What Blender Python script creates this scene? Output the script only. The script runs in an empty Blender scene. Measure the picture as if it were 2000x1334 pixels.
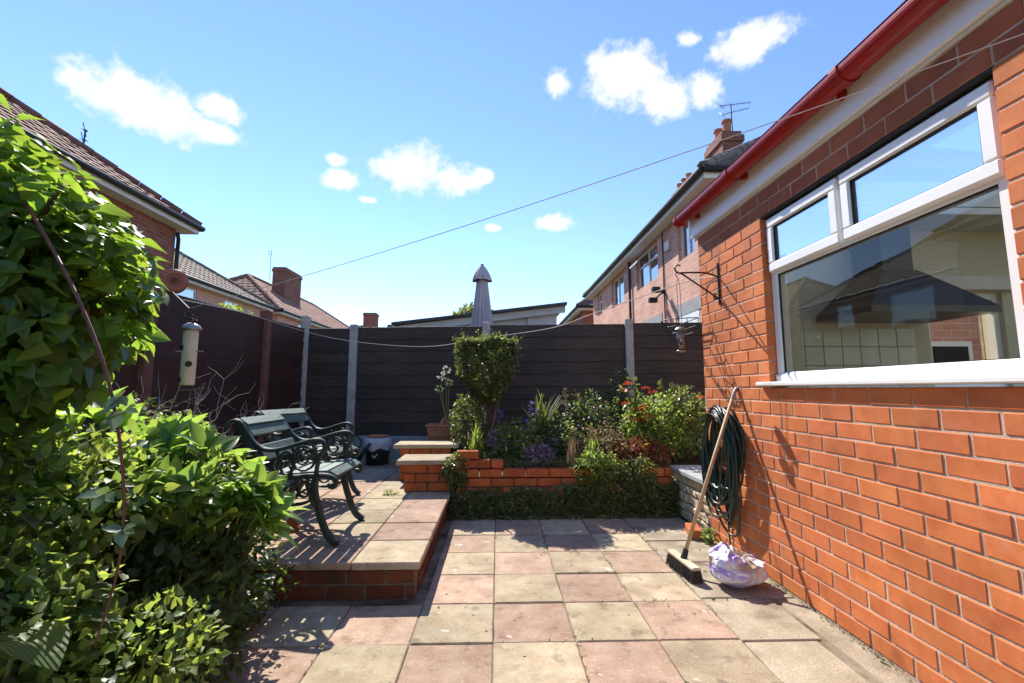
import bpy, math, random
import numpy as np
from mathutils import Vector, Matrix
random.seed(7); RNG = np.random.default_rng(11)
R = math.radians
sc = bpy.context.scene
COL = sc.collection

# ------------------------------------------------------------------ camera
CH, TILT, YAW = 1.188, .1174, .031
cd = bpy.data.cameras.new('camera'); cam = bpy.data.objects.new('camera', cd); COL.objects.link(cam)
cam.location = (0, 0, CH); cam.rotation_euler = (math.pi/2 + TILT, 0, -YAW)
cd.sensor_width = 36; cd.lens = 903.5/2000*36; cd.shift_y = -13.2/2000; cd.clip_start = .05; cd.clip_end = 3000
sc.camera = cam
sc.cycles.max_bounces = 6; sc.cycles.diffuse_bounces = 3; sc.cycles.glossy_bounces = 3; sc.cycles.transmission_bounces = 4; sc.cycles.transparent_max_bounces = 6
sc.cycles.use_adaptive_sampling = True; sc.cycles.adaptive_threshold = .025; sc.cycles.caustics_reflective = False; sc.cycles.caustics_refractive = False

# ------------------------------------------------------------------ light
SUN = Vector((-.41, .90, 1.0)).normalized()
ELEV = math.asin(SUN.z); AZ = math.atan2(SUN.x, SUN.y)
sl = bpy.data.lights.new('sun', 'SUN'); so = bpy.data.objects.new('sun', sl); COL.objects.link(so)
sl.energy = 4.6; sl.angle = R(.5); sl.color = (1, .945, .86)
so.rotation_euler = SUN.to_track_quat('Z', 'Y').to_euler(); so.location = SUN*40
sc.view_settings.view_transform = 'Standard'; sc.view_settings.look = 'None'
sc.view_settings.exposure = .98; sc.view_settings.gamma = 1

def px_dir(x, y):                                            # direction of a point of the sky
    a = (x-1000)/903.5; b = -(y-653.8)/903.5; c, s = math.cos(TILT), math.sin(TILT)
    X, Y, Z = a, c-b*s, s+b*c; cy, sy = math.cos(-YAW), math.sin(-YAW)
    return Vector((X*cy-Y*sy, X*sy+Y*cy, Z)).normalized()

w = bpy.data.worlds.new('World'); sc.world = w; w.use_nodes = True
nt = w.node_tree; nt.nodes.clear(); N = nt.nodes.new; L = nt.links.new
def mth(op, a, b=None, c=None, clamp=False):
    n = N('ShaderNodeMath'); n.operation = op; n.use_clamp = clamp
    for i, v in enumerate((a, b, c)):
        if v is None: continue
        if isinstance(v, (int, float)): n.inputs[i].default_value = v
        else: L(v, n.inputs[i])
    return n.outputs[0]
def vdot(v, c):
    n = N('ShaderNodeVectorMath'); n.operation = 'DOT_PRODUCT'; L(v, n.inputs[0]); n.inputs[1].default_value = c
    return n.outputs['Value']
out = N('ShaderNodeOutputWorld'); bg = N('ShaderNodeBackground'); L(bg.outputs[0], out.inputs[0])
sky = N('ShaderNodeTexSky'); sky.sky_type = 'NISHITA'; sky.sun_disc = False
sky.sun_elevation = ELEV; sky.sun_rotation = AZ; sky.altitude = 0; sky.air_density = 1.0; sky.dust_density = 0.0; sky.ozone_density = 4.5
bg.inputs[1].default_value = .14
tc = N('ShaderNodeTexCoord'); D = tc.outputs['Generated']
nz = N('ShaderNodeTexNoise'); nz.inputs['Scale'].default_value = 17; nz.inputs['Detail'].default_value = 8; nz.inputs['Roughness'].default_value = .58; L(D, nz.inputs['Vector'])
nz2 = N('ShaderNodeTexNoise'); nz2.inputs['Scale'].default_value = 52; nz2.inputs['Detail'].default_value = 6; nz2.inputs['Roughness'].default_value = .6; L(D, nz2.inputs['Vector'])
clouds = [(262,190,92,62),(310,225,92,48),(428,212,46,30),(405,254,62,24),(800,325,92,58),(880,352,80,44),(940,345,30,22),(655,312,24,16),(662,350,40,24),(716,390,22,9),
 (1085,436,54,24),(960,444,22,10),(1215,150,80,68),(1300,195,70,48),(1372,178,42,42),(1090,160,32,30),(1465,80,78,40),(1345,78,26,22),
 (680,610,46,16)]
rr = random.Random(5)
for i in range(6): clouds.append((rr.choice((-1,1))*rr.uniform(1500,2600)+1000, rr.uniform(-500,520), rr.uniform(70,150), rr.uniform(40,80)))
back = [Vector((rr.uniform(-1,1), -rr.uniform(.2,1), rr.uniform(.12,.8))).normalized() for _ in range(4)]
field = None; low = None
def add_cloud(c, a, b):
    global field
    e1 = c.cross(Vector((0,0,1))).normalized(); e2 = e1.cross(c)
    mp = N('ShaderNodeMapping'); mp.vector_type = 'TEXTURE'; L(D, mp.inputs[0])
    mp.inputs['Location'].default_value = c; mp.inputs['Rotation'].default_value = Matrix((e1, c, e2)).transposed().to_euler(); mp.inputs['Scale'].default_value = (a, .4, b)
    ln = N('ShaderNodeVectorMath'); ln.operation = 'LENGTH'; L(mp.outputs[0], ln.inputs[0])
    field = ln.outputs['Value'] if field is None else mth('SMOOTH_MIN', field, ln.outputs['Value'], .25)
for (x, y, rx, ry) in clouds: add_cloud(px_dir(x, y), rx/903.5*.88, ry/903.5*.86)
for c in back: add_cloud(c, rr.uniform(.1,.22), rr.uniform(.05,.09))
nsum = mth('ADD', mth('MULTIPLY', mth('SUBTRACT', nz.outputs[0], .5), 1.7), mth('MULTIPLY', mth('SUBTRACT', nz2.outputs[0], .5), .9))
dens = mth('ADD', mth('MAXIMUM', mth('SUBTRACT', 1.0, field), -1.5), nsum)
mr = N('ShaderNodeMapRange'); mr.interpolation_type = 'SMOOTHSTEP'; L(dens, mr.inputs[0]); mr.inputs[1].default_value = -.02; mr.inputs[2].default_value = .66; mr.inputs[3].default_value = 0; mr.inputs[4].default_value = .97
cr = N('ShaderNodeMapRange'); L(mth('ADD', dens, mth('MULTIPLY', mth('SUBTRACT', nz2.outputs[0], .5), 1.2)), cr.inputs[0]); cr.inputs[1].default_value = .25; cr.inputs[2].default_value = 1.15; cr.inputs[3].default_value = 1.0; cr.inputs[4].default_value = .88
cc = N('ShaderNodeMix'); cc.data_type = 'RGBA'; cc.blend_type = 'MULTIPLY'; cc.inputs[0].default_value = 1
cc.inputs['A'].default_value = (4.2, 4.24, 4.3, 1)
comb = N('ShaderNodeCombineColor'); L(cr.outputs[0], comb.inputs[0]); L(cr.outputs[0], comb.inputs[1]); L(mth('POWER', cr.outputs[0], .8), comb.inputs[2]); L(comb.outputs[0], cc.inputs['B'])
hs = N('ShaderNodeHueSaturation'); hs.inputs['Saturation'].default_value = 1.05; hs.inputs['Hue'].default_value = .508; hs.inputs['Value'].default_value = 1.0; L(sky.outputs[0], hs.inputs['Color'])
mx = N('ShaderNodeMix'); mx.data_type = 'RGBA'; L(mr.outputs[0], mx.inputs[0]); L(hs.outputs[0], mx.inputs['A']); L(cc.outputs['Result'], mx.inputs['B'])
L(mx.outputs['Result'], bg.inputs[0])

# ------------------------------------------------------------------ materials
MATS = {}
def nmat(name):
    m = bpy.data.materials.new(name); m.use_nodes = True; t = m.node_tree
    b = t.nodes['Principled BSDF']; MATS[name] = m
    return m, t, b
def c3(c): return (c[0], c[1], c[2], 1)
def M(name, col, col2=None, rough=.75, scale=6, detail=6, lo=.35, hi=.65, rand=0, bump=0, bscale=60, spec=.4, metal=0, stretch=None, spots=None, island=False, coat=0, mid=None, weather=0, wscale=1.6):
    m, t, b = nmat(name); n = t.nodes.new; l = t.links.new
    tcn = n('ShaderNodeTexCoord'); vec = tcn.outputs['Object']
    oi = n('ShaderNodeObjectInfo')
    off = n('ShaderNodeVectorMath'); off.operation = 'MULTIPLY_ADD'; cmb = n('ShaderNodeCombineXYZ')
    for i in range(3): l(oi.outputs['Random'], cmb.inputs[i])
    l(cmb.outputs[0], off.inputs[0]); off.inputs[1].default_value = (37, 53, 71); l(vec, off.inputs[2]); vec = off.outputs[0]
    if stretch:
        mp = n('ShaderNodeMapping'); mp.inputs['Scale'].default_value = stretch; l(vec, mp.inputs[0]); vec = mp.outputs[0]
    cur = None
    if col2 is not None:
        nzn = n('ShaderNodeTexNoise'); nzn.inputs['Scale'].default_value = scale; nzn.inputs['Detail'].default_value = detail; nzn.inputs['Roughness'].default_value = .62; l(vec, nzn.inputs['Vector'])
        rp = n('ShaderNodeValToRGB'); rp.color_ramp.elements[0].position = lo; rp.color_ramp.elements[1].position = hi
        rp.color_ramp.elements[0].color = c3(col); rp.color_ramp.elements[1].color = c3(col2)
        if mid: e = rp.color_ramp.elements.new((lo+hi)/2); e.color = c3(mid)
        l(nzn.outputs[0], rp.inputs[0]); cur = rp.outputs[0]
    else:
        rg = n('ShaderNodeRGB'); rg.outputs[0].default_value = c3(col); cur = rg.outputs[0]
    if spots:                                                 # pale lichen / dirt blotches: (colour, scale, threshold)
        for (scol, ss, th, soft, amt) in spots:
            vn = n('ShaderNodeTexNoise'); vn.inputs['Scale'].default_value = ss; vn.inputs['Detail'].default_value = 5; l(vec, vn.inputs['Vector'])
            mp2 = n('ShaderNodeMapRange'); mp2.interpolation_type = 'SMOOTHSTEP'; l(vn.outputs[0], mp2.inputs[0]); mp2.inputs[1].default_value = th; mp2.inputs[2].default_value = th+soft; mp2.inputs[4].default_value = amt
            mxn = n('ShaderNodeMix'); mxn.data_type = 'RGBA'; l(mp2.outputs[0], mxn.inputs[0]); l(cur, mxn.inputs['A']); mxn.inputs['B'].default_value = c3(scol); cur = mxn.outputs['Result']
    if rand or island:
        h = n('ShaderNodeHueSaturation'); src = oi.outputs['Random']
        if island: g = n('ShaderNodeNewGeometry'); src = g.outputs['Random Per Island']
        mr1 = n('ShaderNodeMapRange'); l(src, mr1.inputs[0]); mr1.inputs[3].default_value = 1-rand; mr1.inputs[4].default_value = 1+rand
        l(mr1.outputs[0], h.inputs['Value'])
        ml = n('ShaderNodeMath'); ml.operation = 'MULTIPLY'; l(src, ml.inputs[0]); ml.inputs[1].default_value = 7.31
        fr = n('ShaderNodeMath'); fr.operation = 'FRACT'; l(ml.outputs[0], fr.inputs[0])
        mr2 = n('ShaderNodeMapRange'); l(fr.outputs[0], mr2.inputs[0]); mr2.inputs[3].default_value = .5-rand*.022; mr2.inputs[4].default_value = .5+rand*.022
        l(mr2.outputs[0], h.inputs['Hue']); l(cur, h.inputs['Color']); cur = h.outputs[0]
    if weather:                                               # broad stains that run across neighbouring pieces
        gp = n('ShaderNodeNewGeometry'); wn = n('ShaderNodeTexNoise'); wn.inputs['Scale'].default_value = wscale; wn.inputs['Detail'].default_value = 7; wn.inputs['Roughness'].default_value = .6; l(gp.outputs['Position'], wn.inputs['Vector'])
        wr = n('ShaderNodeMapRange'); l(wn.outputs[0], wr.inputs[0]); wr.inputs[1].default_value = .3; wr.inputs[2].default_value = .7; wr.inputs[3].default_value = 1-weather; wr.inputs[4].default_value = 1+weather*.55
        wm = n('ShaderNodeMix'); wm.data_type = 'RGBA'; wm.blend_type = 'MULTIPLY'; wm.inputs[0].default_value = 1; l(cur, wm.inputs['A']); l(wr.outputs[0], wm.inputs['B']); cur = wm.outputs['Result']
    l(cur, b.inputs['Base Color'])
    b.inputs['Roughness'].default_value = rough; b.inputs['Specular IOR Level'].default_value = spec; b.inputs['Metallic'].default_value = metal
    if coat: b.inputs['Coat Weight'].default_value = coat; b.inputs['Coat Roughness'].default_value = .15
    if bump:
        bn = n('ShaderNodeTexNoise'); bn.inputs['Scale'].default_value = bscale; bn.inputs['Detail'].default_value = 8; bn.inputs['Roughness'].default_value = .65; l(vec, bn.inputs['Vector'])
        bp = n('ShaderNodeBump'); bp.inputs['Strength'].default_value = bump; bp.inputs['Distance'].default_value = .01; l(bn.outputs[0], bp.inputs['Height']); l(bp.outputs[0], b.inputs['Normal'])
    return m
def leafmat(name, col, trans, tw=.42, rough=.38, spec=.45, var=.35, vein=0):
    m, t, b = nmat(name); n = t.nodes.new; l = t.links.new
    g = n('ShaderNodeNewGeometry'); oi = n('ShaderNodeObjectInfo')
    ad = n('ShaderNodeMath'); ad.operation = 'ADD'; l(g.outputs['Random Per Island'], ad.inputs[0]); l(oi.outputs['Random'], ad.inputs[1])
    fr = n('ShaderNodeMath'); fr.operation = 'FRACT'; l(ad.outputs[0], fr.inputs[0])
    def vary(c):
        h = n('ShaderNodeHueSaturation'); h.inputs['Color'].default_value = c3(c)
        mr1 = n('ShaderNodeMapRange'); l(fr.outputs[0], mr1.inputs[0]); mr1.inputs[3].default_value = 1-var; mr1.inputs[4].default_value = 1+var; l(mr1.outputs[0], h.inputs['Value'])
        ml = n('ShaderNodeMath'); ml.operation = 'MULTIPLY'; l(fr.outputs[0], ml.inputs[0]); ml.inputs[1].default_value = 5.7
        f2 = n('ShaderNodeMath'); f2.operation = 'FRACT'; l(ml.outputs[0], f2.inputs[0])
        mr2 = n('ShaderNodeMapRange'); l(f2.outputs[0], mr2.inputs[0]); mr2.inputs[3].default_value = .5-var*.07; mr2.inputs[4].default_value = .5+var*.05; l(mr2.outputs[0], h.inputs['Hue'])
        return h.outputs[0]
    l(vary(col), b.inputs['Base Color']); b.inputs['Roughness'].default_value = rough; b.inputs['Specular IOR Level'].default_value = spec
    tr = n('ShaderNodeBsdfTranslucent'); l(vary(trans), tr.inputs[0])
    mxs = n('ShaderNodeMixShader'); mxs.inputs[0].default_value = tw; l(b.outputs[0], mxs.inputs[1]); l(tr.outputs[0], mxs.inputs[2])
    l(mxs.outputs[0], t.nodes['Material Output'].inputs['Surface'])
    return m
def rib(m, sc_, st):                                            # leaf veins as relief
    t = m.node_tree; n = t.nodes.new; l = t.links.new; b = t.nodes['Principled BSDF']
    tcn = n('ShaderNodeTexCoord'); wv = n('ShaderNodeTexWave'); wv.bands_direction = 'X'; wv.inputs['Scale'].default_value = sc_; wv.inputs['Distortion'].default_value = .6; l(tcn.outputs['Object'], wv.inputs['Vector'])
    bp = n('ShaderNodeBump'); bp.inputs['Strength'].default_value = st; bp.inputs['Distance'].default_value = .02; l(wv.outputs['Fac'], bp.inputs['Height']); l(bp.outputs[0], b.inputs['Normal'])
def glassmat(name, refl, tint=(.9,.93,.92), glosscol=(.95,.97,1)):
    m, t, b = nmat(name); n = t.nodes.new; l = t.links.new; t.nodes.remove(b)
    g = n('ShaderNodeBsdfGlossy'); g.inputs['Roughness'].default_value = .004; g.inputs['Color'].default_value = c3(glosscol)
    tr = n('ShaderNodeBsdfTransparent'); tr.inputs[0].default_value = c3(tint)
    wv = n('ShaderNodeTexNoise'); wv.inputs['Scale'].default_value = 2.6; wb_ = n('ShaderNodeBump'); wb_.inputs['Strength'].default_value = .10; wb_.inputs['Distance'].default_value = .01; tcw = n('ShaderNodeTexCoord'); l(tcw.outputs['Object'], wv.inputs['Vector']); l(wv.outputs[0], wb_.inputs['Height']); l(wb_.outputs[0], g.inputs['Normal'])
    fz = n('ShaderNodeLayerWeight'); fz.inputs[0].default_value = .11
    mr = n('ShaderNodeMapRange'); l(fz.outputs['Fresnel'], mr.inputs[0]); mr.inputs[3].default_value = refl; mr.inputs[4].default_value = 1
    ms = n('ShaderNodeMixShader'); l(mr.outputs[0], ms.inputs[0]); l(tr.outputs[0], ms.inputs[1]); l(g.outputs[0], ms.inputs[2])
    l(ms.outputs[0], t.nodes['Material Output'].inputs['Surface'])
    return m
def brickmat(name, c1, c2, mortar, sx=.225, sy=.0857, msize=.012):
    m, t, b = nmat(name); n = t.nodes.new; l = t.links.new
    uv = n('ShaderNodeUVMap'); br = n('ShaderNodeTexBrick'); br.offset = .5
    br.inputs['Scale'].default_value = 1; br.inputs['Brick Width'].default_value = sx; br.inputs['Row Height'].default_value = sy; br.inputs['Mortar Size'].default_value = msize*.5; br.inputs['Mortar Smooth'].default_value = .2; br.inputs['Bias'].default_value = 0
    br.inputs['Color1'].default_value = c3(c1); br.inputs['Color2'].default_value = c3(c2); br.inputs['Mortar'].default_value = c3(mortar)
    l(uv.outputs[0], br.inputs['Vector'])
    nzn = n('ShaderNodeTexNoise'); nzn.inputs['Scale'].default_value = 1.3; nzn.inputs['Detail'].default_value = 6; l(uv.outputs[0], nzn.inputs['Vector'])
    mxn = n('ShaderNodeMix'); mxn.data_type = 'RGBA'; mxn.blend_type = 'MULTIPLY'; mxn.inputs[0].default_value = .5
    mrr = n('ShaderNodeMapRange'); l(nzn.outputs[0], mrr.inputs[0]); mrr.inputs[1].default_value = .3; mrr.inputs[2].default_value = .7; mrr.inputs[3].default_value = .65; mrr.inputs[4].default_value = 1.15
    l(br.outputs['Color'], mxn.inputs['A']); l(mrr.outputs[0], mxn.inputs['B']); l(mxn.outputs['Result'], b.inputs['Base Color'])
    b.inputs['Roughness'].default_value = .85; b.inputs['Specular IOR Level'].default_value = .25
    bp = n('ShaderNodeBump'); bp.invert = True; bp.inputs['Strength'].default_value = .6; bp.inputs['Distance'].default_value = .008; l(br.outputs['Fac'], bp.inputs['Height']); l(bp.outputs[0], b.inputs['Normal'])
    return m

m_brick = M('brick_orange', (.53,.145,.046), (.61,.195,.068), rough=.8, scale=9, rand=.13, bump=.16, bscale=220, spec=.25, weather=.28, wscale=2.2, spots=[((.36,.085,.035),5,.58,.15,.55), ((.66,.42,.30),3.0,.66,.1,.25), ((.68,.32,.16),30,.68,.06,.35)])
m_mortar = M('mortar', (.68,.50,.39), (.48,.35,.27), scale=14, rough=.95, bump=.6, bscale=160, spec=.1, weather=.3, wscale=5)
m_shadebrick = M('brick_red_shaded', (.31,.085,.034), (.39,.12,.05), rough=.75, scale=9, rand=.12, bump=.16, bscale=220, spec=.3, weather=.2)  # top courses: darker red brick, mostly the gutter's shade put into the colour
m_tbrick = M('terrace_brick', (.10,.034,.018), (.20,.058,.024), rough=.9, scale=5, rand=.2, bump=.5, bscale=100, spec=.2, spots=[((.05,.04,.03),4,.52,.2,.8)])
m_redbrick = M('planter_brick', (.40,.085,.028), (.50,.15,.045), rough=.85, scale=8, rand=.22, bump=.4, bscale=120, spec=.25, spots=[((.10,.055,.035),6,.60,.15,.7)])
m_darkmortar = M('dark_mortar', (.10,.085,.065), (.17,.14,.105), scale=30, rough=.95, bump=.4, bscale=150)
lich = [((.18,.135,.095),2.2,.52,.28,.5), ((.10,.075,.055),11,.56,.16,.45), ((.58,.50,.39),55,.58,.12,.45), ((.62,.57,.49),8,.70,.015,.8), ((.09,.07,.05),120,.63,.05,.5)]
m_slabR = M('slab_red', (.35,.225,.155), (.46,.325,.235), scale=9, rough=.9, rand=.16, bump=.6, bscale=110, spec=.2, spots=lich, weather=.26, wscale=1.3)
m_slabB = M('slab_buff', (.37,.285,.18), (.48,.395,.265), scale=9, rough=.9, rand=.16, bump=.6, bscale=110, spec=.2, spots=lich, weather=.26, wscale=1.3)
m_slabG = M('slab_grey', (.28,.225,.155), (.42,.35,.255), scale=5, rough=.9, rand=.10, bump=.7, bscale=80, spec=.2, spots=[((.12,.09,.06),3,.50,.25,.7), ((.50,.44,.35),20,.62,.1,.4), ((.09,.07,.05),90,.62,.06,.5)])
m_joint = M('sandy_joint', (.10,.08,.055), (.34,.28,.20), scale=4, rough=1, bump=.6, bscale=150, spec=.1)
m_concrete = M('concrete', (.36,.335,.30), (.46,.43,.385), scale=9, rough=.9, bump=.3, bscale=120, rand=.06, spots=[((.22,.20,.17),5,.6,.15,.5)])
m_conc_dk = M('grey_concrete', (.27,.27,.265), (.36,.36,.35), scale=7, rough=.9, bump=.3, bscale=110, spots=[((.15,.15,.14),5,.58,.2,.5)])
m_soil = M('soil', (.035,.024,.016), (.085,.06,.04), scale=30, rough=1, bump=1, bscale=60, spec=.1)
m_dirt = M('far_ground', (.07,.085,.035), (.13,.11,.07), scale=.8, rough=1, bump=.4, bscale=6)
m_gravel = M('gravel', (.40,.30,.20), (.55,.46,.35), scale=50, rough=.95, island=True, rand=.3)
m_boardB = M('board_brown', (.038,.025,.018), (.074,.050,.037), scale=3, rough=.6, rand=.2, bump=.4, weather=.35, wscale=1.1, bscale=8, stretch=(1,6,14), spec=.35)
m_boardL = M('board_stained', (.045,.017,.011), (.080,.032,.021), scale=3, rough=.6, rand=.2, weather=.4, wscale=1.0, bump=.4, bscale=8, stretch=(6,1,14), spec=.4, spots=[((.026,.012,.010),2,.55,.2,.6)])
m_postL = M('post_stained', (.135,.05,.03), (.19,.08,.05), scale=8, rough=.8, bump=.3, bscale=60)
m_white = M('white_pvc', (.83,.83,.81), (.78,.78,.755), scale=3, rough=.3, spec=.5)
m_fascia = M('white_fascia', (.86,.855,.83), (.80,.79,.76), scale=2.5, rough=.42, spec=.4)
m_whitep = M('white_paint', (.74,.72,.66), (.66,.63,.56), scale=3, rough=.6)
m_gutter = M('red_gutter', (.36,.017,.013), (.29,.014,.011), scale=5, rough=.3, spec=.5, bump=.05, bscale=30, spots=[((.18,.012,.01),6,.64,.1,.5)])
m_blackp = M('black_plastic', (.014,.014,.015), (.03,.03,.03), scale=8, rough=.45)
m_rubber = M('black_rubber', (.008,.008,.008), rough=.5)
m_iron = M('cast_iron_green', (.010,.020,.017), (.022,.036,.030), scale=20, rough=.5, bump=.3, bscale=90, spec=.5)
m_wire = M('black_wire', (.012,.012,.012), rough=.5)
m_slat = M('green_slat', (.055,.10,.078), (.105,.155,.125), scale=5, rough=.6, rand=.12, bump=.35, bscale=20, stretch=(10,1,10), spots=[((.03,.055,.043),10,.56,.12,.6)])
m_hose = M('dark_green_hose', (.006,.026,.020), (.011,.036,.028), scale=12, rough=.32, spec=.5)
m_wood = M('broom_wood', (.50,.34,.185), (.40,.255,.125), scale=5, rough=.6, stretch=(8,8,1), spots=[((.22,.14,.08),9,.6,.15,.5)])
m_bristle = M('bristle', (.045,.032,.026), (.09,.07,.055), scale=80, rough=.9, island=True, rand=.4)
m_steel = M('dull_steel', (.36,.35,.33), (.26,.25,.24), scale=20, rough=.42, metal=.8)
m_feeder = M('cream_metal', (.60,.53,.36), (.70,.64,.47), scale=12, rough=.42, spots=[((.28,.20,.12),7,.60,.12,.5)])
m_seed = M('seed', (.20,.10,.045), (.09,.05,.03), scale=90, rough=.9)
m_terra = M('terracotta', (.40,.145,.075), (.50,.21,.12), scale=8, rough=.85, rand=.1, bump=.2, bscale=60, spots=[((.50,.40,.33),6,.63,.12,.4)])
m_reel = M('brown_reel', (.27,.075,.03), (.33,.10,.045), scale=6, rough=.45)
m_line = M('line_cord', (.62,.58,.50), (.50,.46,.40), scale=40, rough=.8)
m_parasol = M('mauve_fabric', (.34,.305,.335), (.43,.39,.42), scale=4, rough=.9, stretch=(4,4,.6))
m_bagw = M('white_bag', (.62,.62,.64), (.46,.45,.47), scale=5, rough=.42, spec=.4)
m_stone = M('cream_stone', (.44,.36,.225), (.55,.47,.32), scale=9, rough=.95, rand=.15, bump=.8, bscale=40)
m_felt = M('roof_felt', (.05,.048,.046), (.085,.08,.076), scale=8, rough=.95, bump=.4, bscale=60)
m_greyp = M('grey_board', (.42,.44,.47), (.50,.52,.55), scale=3, rough=.6, rand=.06)
m_tileL = M('roof_tile_red', (.135,.052,.036), (.235,.105,.075), scale=3, rough=.9, bump=.4, bscale=30, spots=[((.06,.035,.03),2,.57,.1,.5)])
m_tileG = M('roof_tile_grey', (.15,.105,.078), (.26,.20,.15), scale=3, rough=.9, bump=.4, bscale=30, spots=[((.07,.055,.045),2,.57,.1,.6)])
m_tileO = M('roof_tile_orange', (.24,.115,.075), (.34,.185,.125), scale=2, rough=.9, bump=.4, bscale=30)
m_black = M('dark_gutter', (.012,.012,.013), rough=.5)
m_green = M('green_plastic', (.01,.05,.035), rough=.4)
m_trunk = M('bark', (.10,.05,.03), (.17,.095,.06), scale=20, rough=.95, bump=.8, bscale=50, stretch=(1,1,.3))
m_stemred = M('red_stem', (.10,.028,.018), (.15,.05,.03), scale=20, rough=.6)
m_twig = M('pale_twig', (.30,.24,.20), (.42,.36,.31), scale=30, rough=.9)
m_stemgreen = M('green_stem', (.10,.14,.035), (.16,.19,.06), scale=20, rough=.6)
m_wall_in = M('kitchen_wall', (.62,.575,.45), rough=.8)
m_tilein = M('kitchen_tile', (.62,.60,.54), (.56,.54,.48), scale=8, rough=.2, rand=.05)
m_hood = M('hood_dark', (.035,.030,.026), rough=.3)
m_ceil = M('ceiling_white', (.75,.73,.68), rough=.9)
m_floorin = M('kitchen_floor', (.12,.085,.06), (.18,.13,.095), scale=5, rough=.5)
m_dark = M('dark_inside', (.03,.03,.03), rough=.9)
m_curtain = M('curtain', (.55,.52,.46), (.40,.37,.33), scale=9, rough=.9, stretch=(6,6,.4))
b_row = brickmat('brick_row', (.58,.28,.195), (.68,.38,.275), (.66,.52,.43))
b_left = brickmat('brick_left', (.26,.085,.05), (.36,.14,.09), (.32,.24,.19))
b_chim = brickmat('brick_chimney', (.20,.075,.05), (.28,.11,.075), (.22,.16,.13))
g_top = glassmat('glass_top', .62); g_low = glassmat('glass_low', .03, tint=(.86,.83,.74)); g_far = glassmat('glass_far', .45)
l_ivy = leafmat('leaf_ivy', (.050,.105,.022), (.38,.58,.05), tw=.45, rough=.42, var=.30)
l_laurel = leafmat('leaf_laurel', (.070,.145,.030), (.42,.64,.09), tw=.47, rough=.36, var=.26)
l_lime = leafmat('leaf_lime', (.095,.150,.030), (.44,.57,.09), tw=.45, rough=.5, var=.35)
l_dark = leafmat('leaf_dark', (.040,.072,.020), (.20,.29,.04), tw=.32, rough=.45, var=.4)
l_hosta = leafmat('leaf_hosta', (.11,.17,.045), (.42,.55,.10), tw=.42, rough=.5, var=.15)
rib(l_hosta, 4.2, 1.0)
l_box = leafmat('leaf_box', (.085,.115,.036), (.30,.37,.065), tw=.32, rough=.33, spec=.6, var=.45)
l_mid = leafmat('leaf_mid', (.105,.135,.042), (.40,.47,.09), tw=.38, rough=.5, var=.4)
l_cover = leafmat('leaf_cover', (.125,.145,.048), (.40,.44,.09), tw=.32, rough=.5, var=.45)
l_dry = leafmat('leaf_dry', (.30,.22,.11), (.34,.25,.10), tw=.3, rough=.8, var=.3)
l_rust = leafmat('leaf_rust', (.20,.060,.030), (.30,.09,.03), tw=.35, rough=.7, var=.3)
f_red = leafmat('petal_red', (.50,.045,.015), (.60,.09,.02), tw=.35, rough=.6, var=.25)
f_purple = leafmat('petal_purple', (.15,.075,.34), (.24,.12,.45), tw=.35, rough=.6, var=.25)
f_pink = leafmat('petal_mauve', (.33,.21,.31), (.38,.23,.34), tw=.3, rough=.7, var=.25)
f_white = leafmat('petal_white', (.65,.64,.58), (.5,.5,.42), tw=.3, rough=.7, var=.1)

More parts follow.
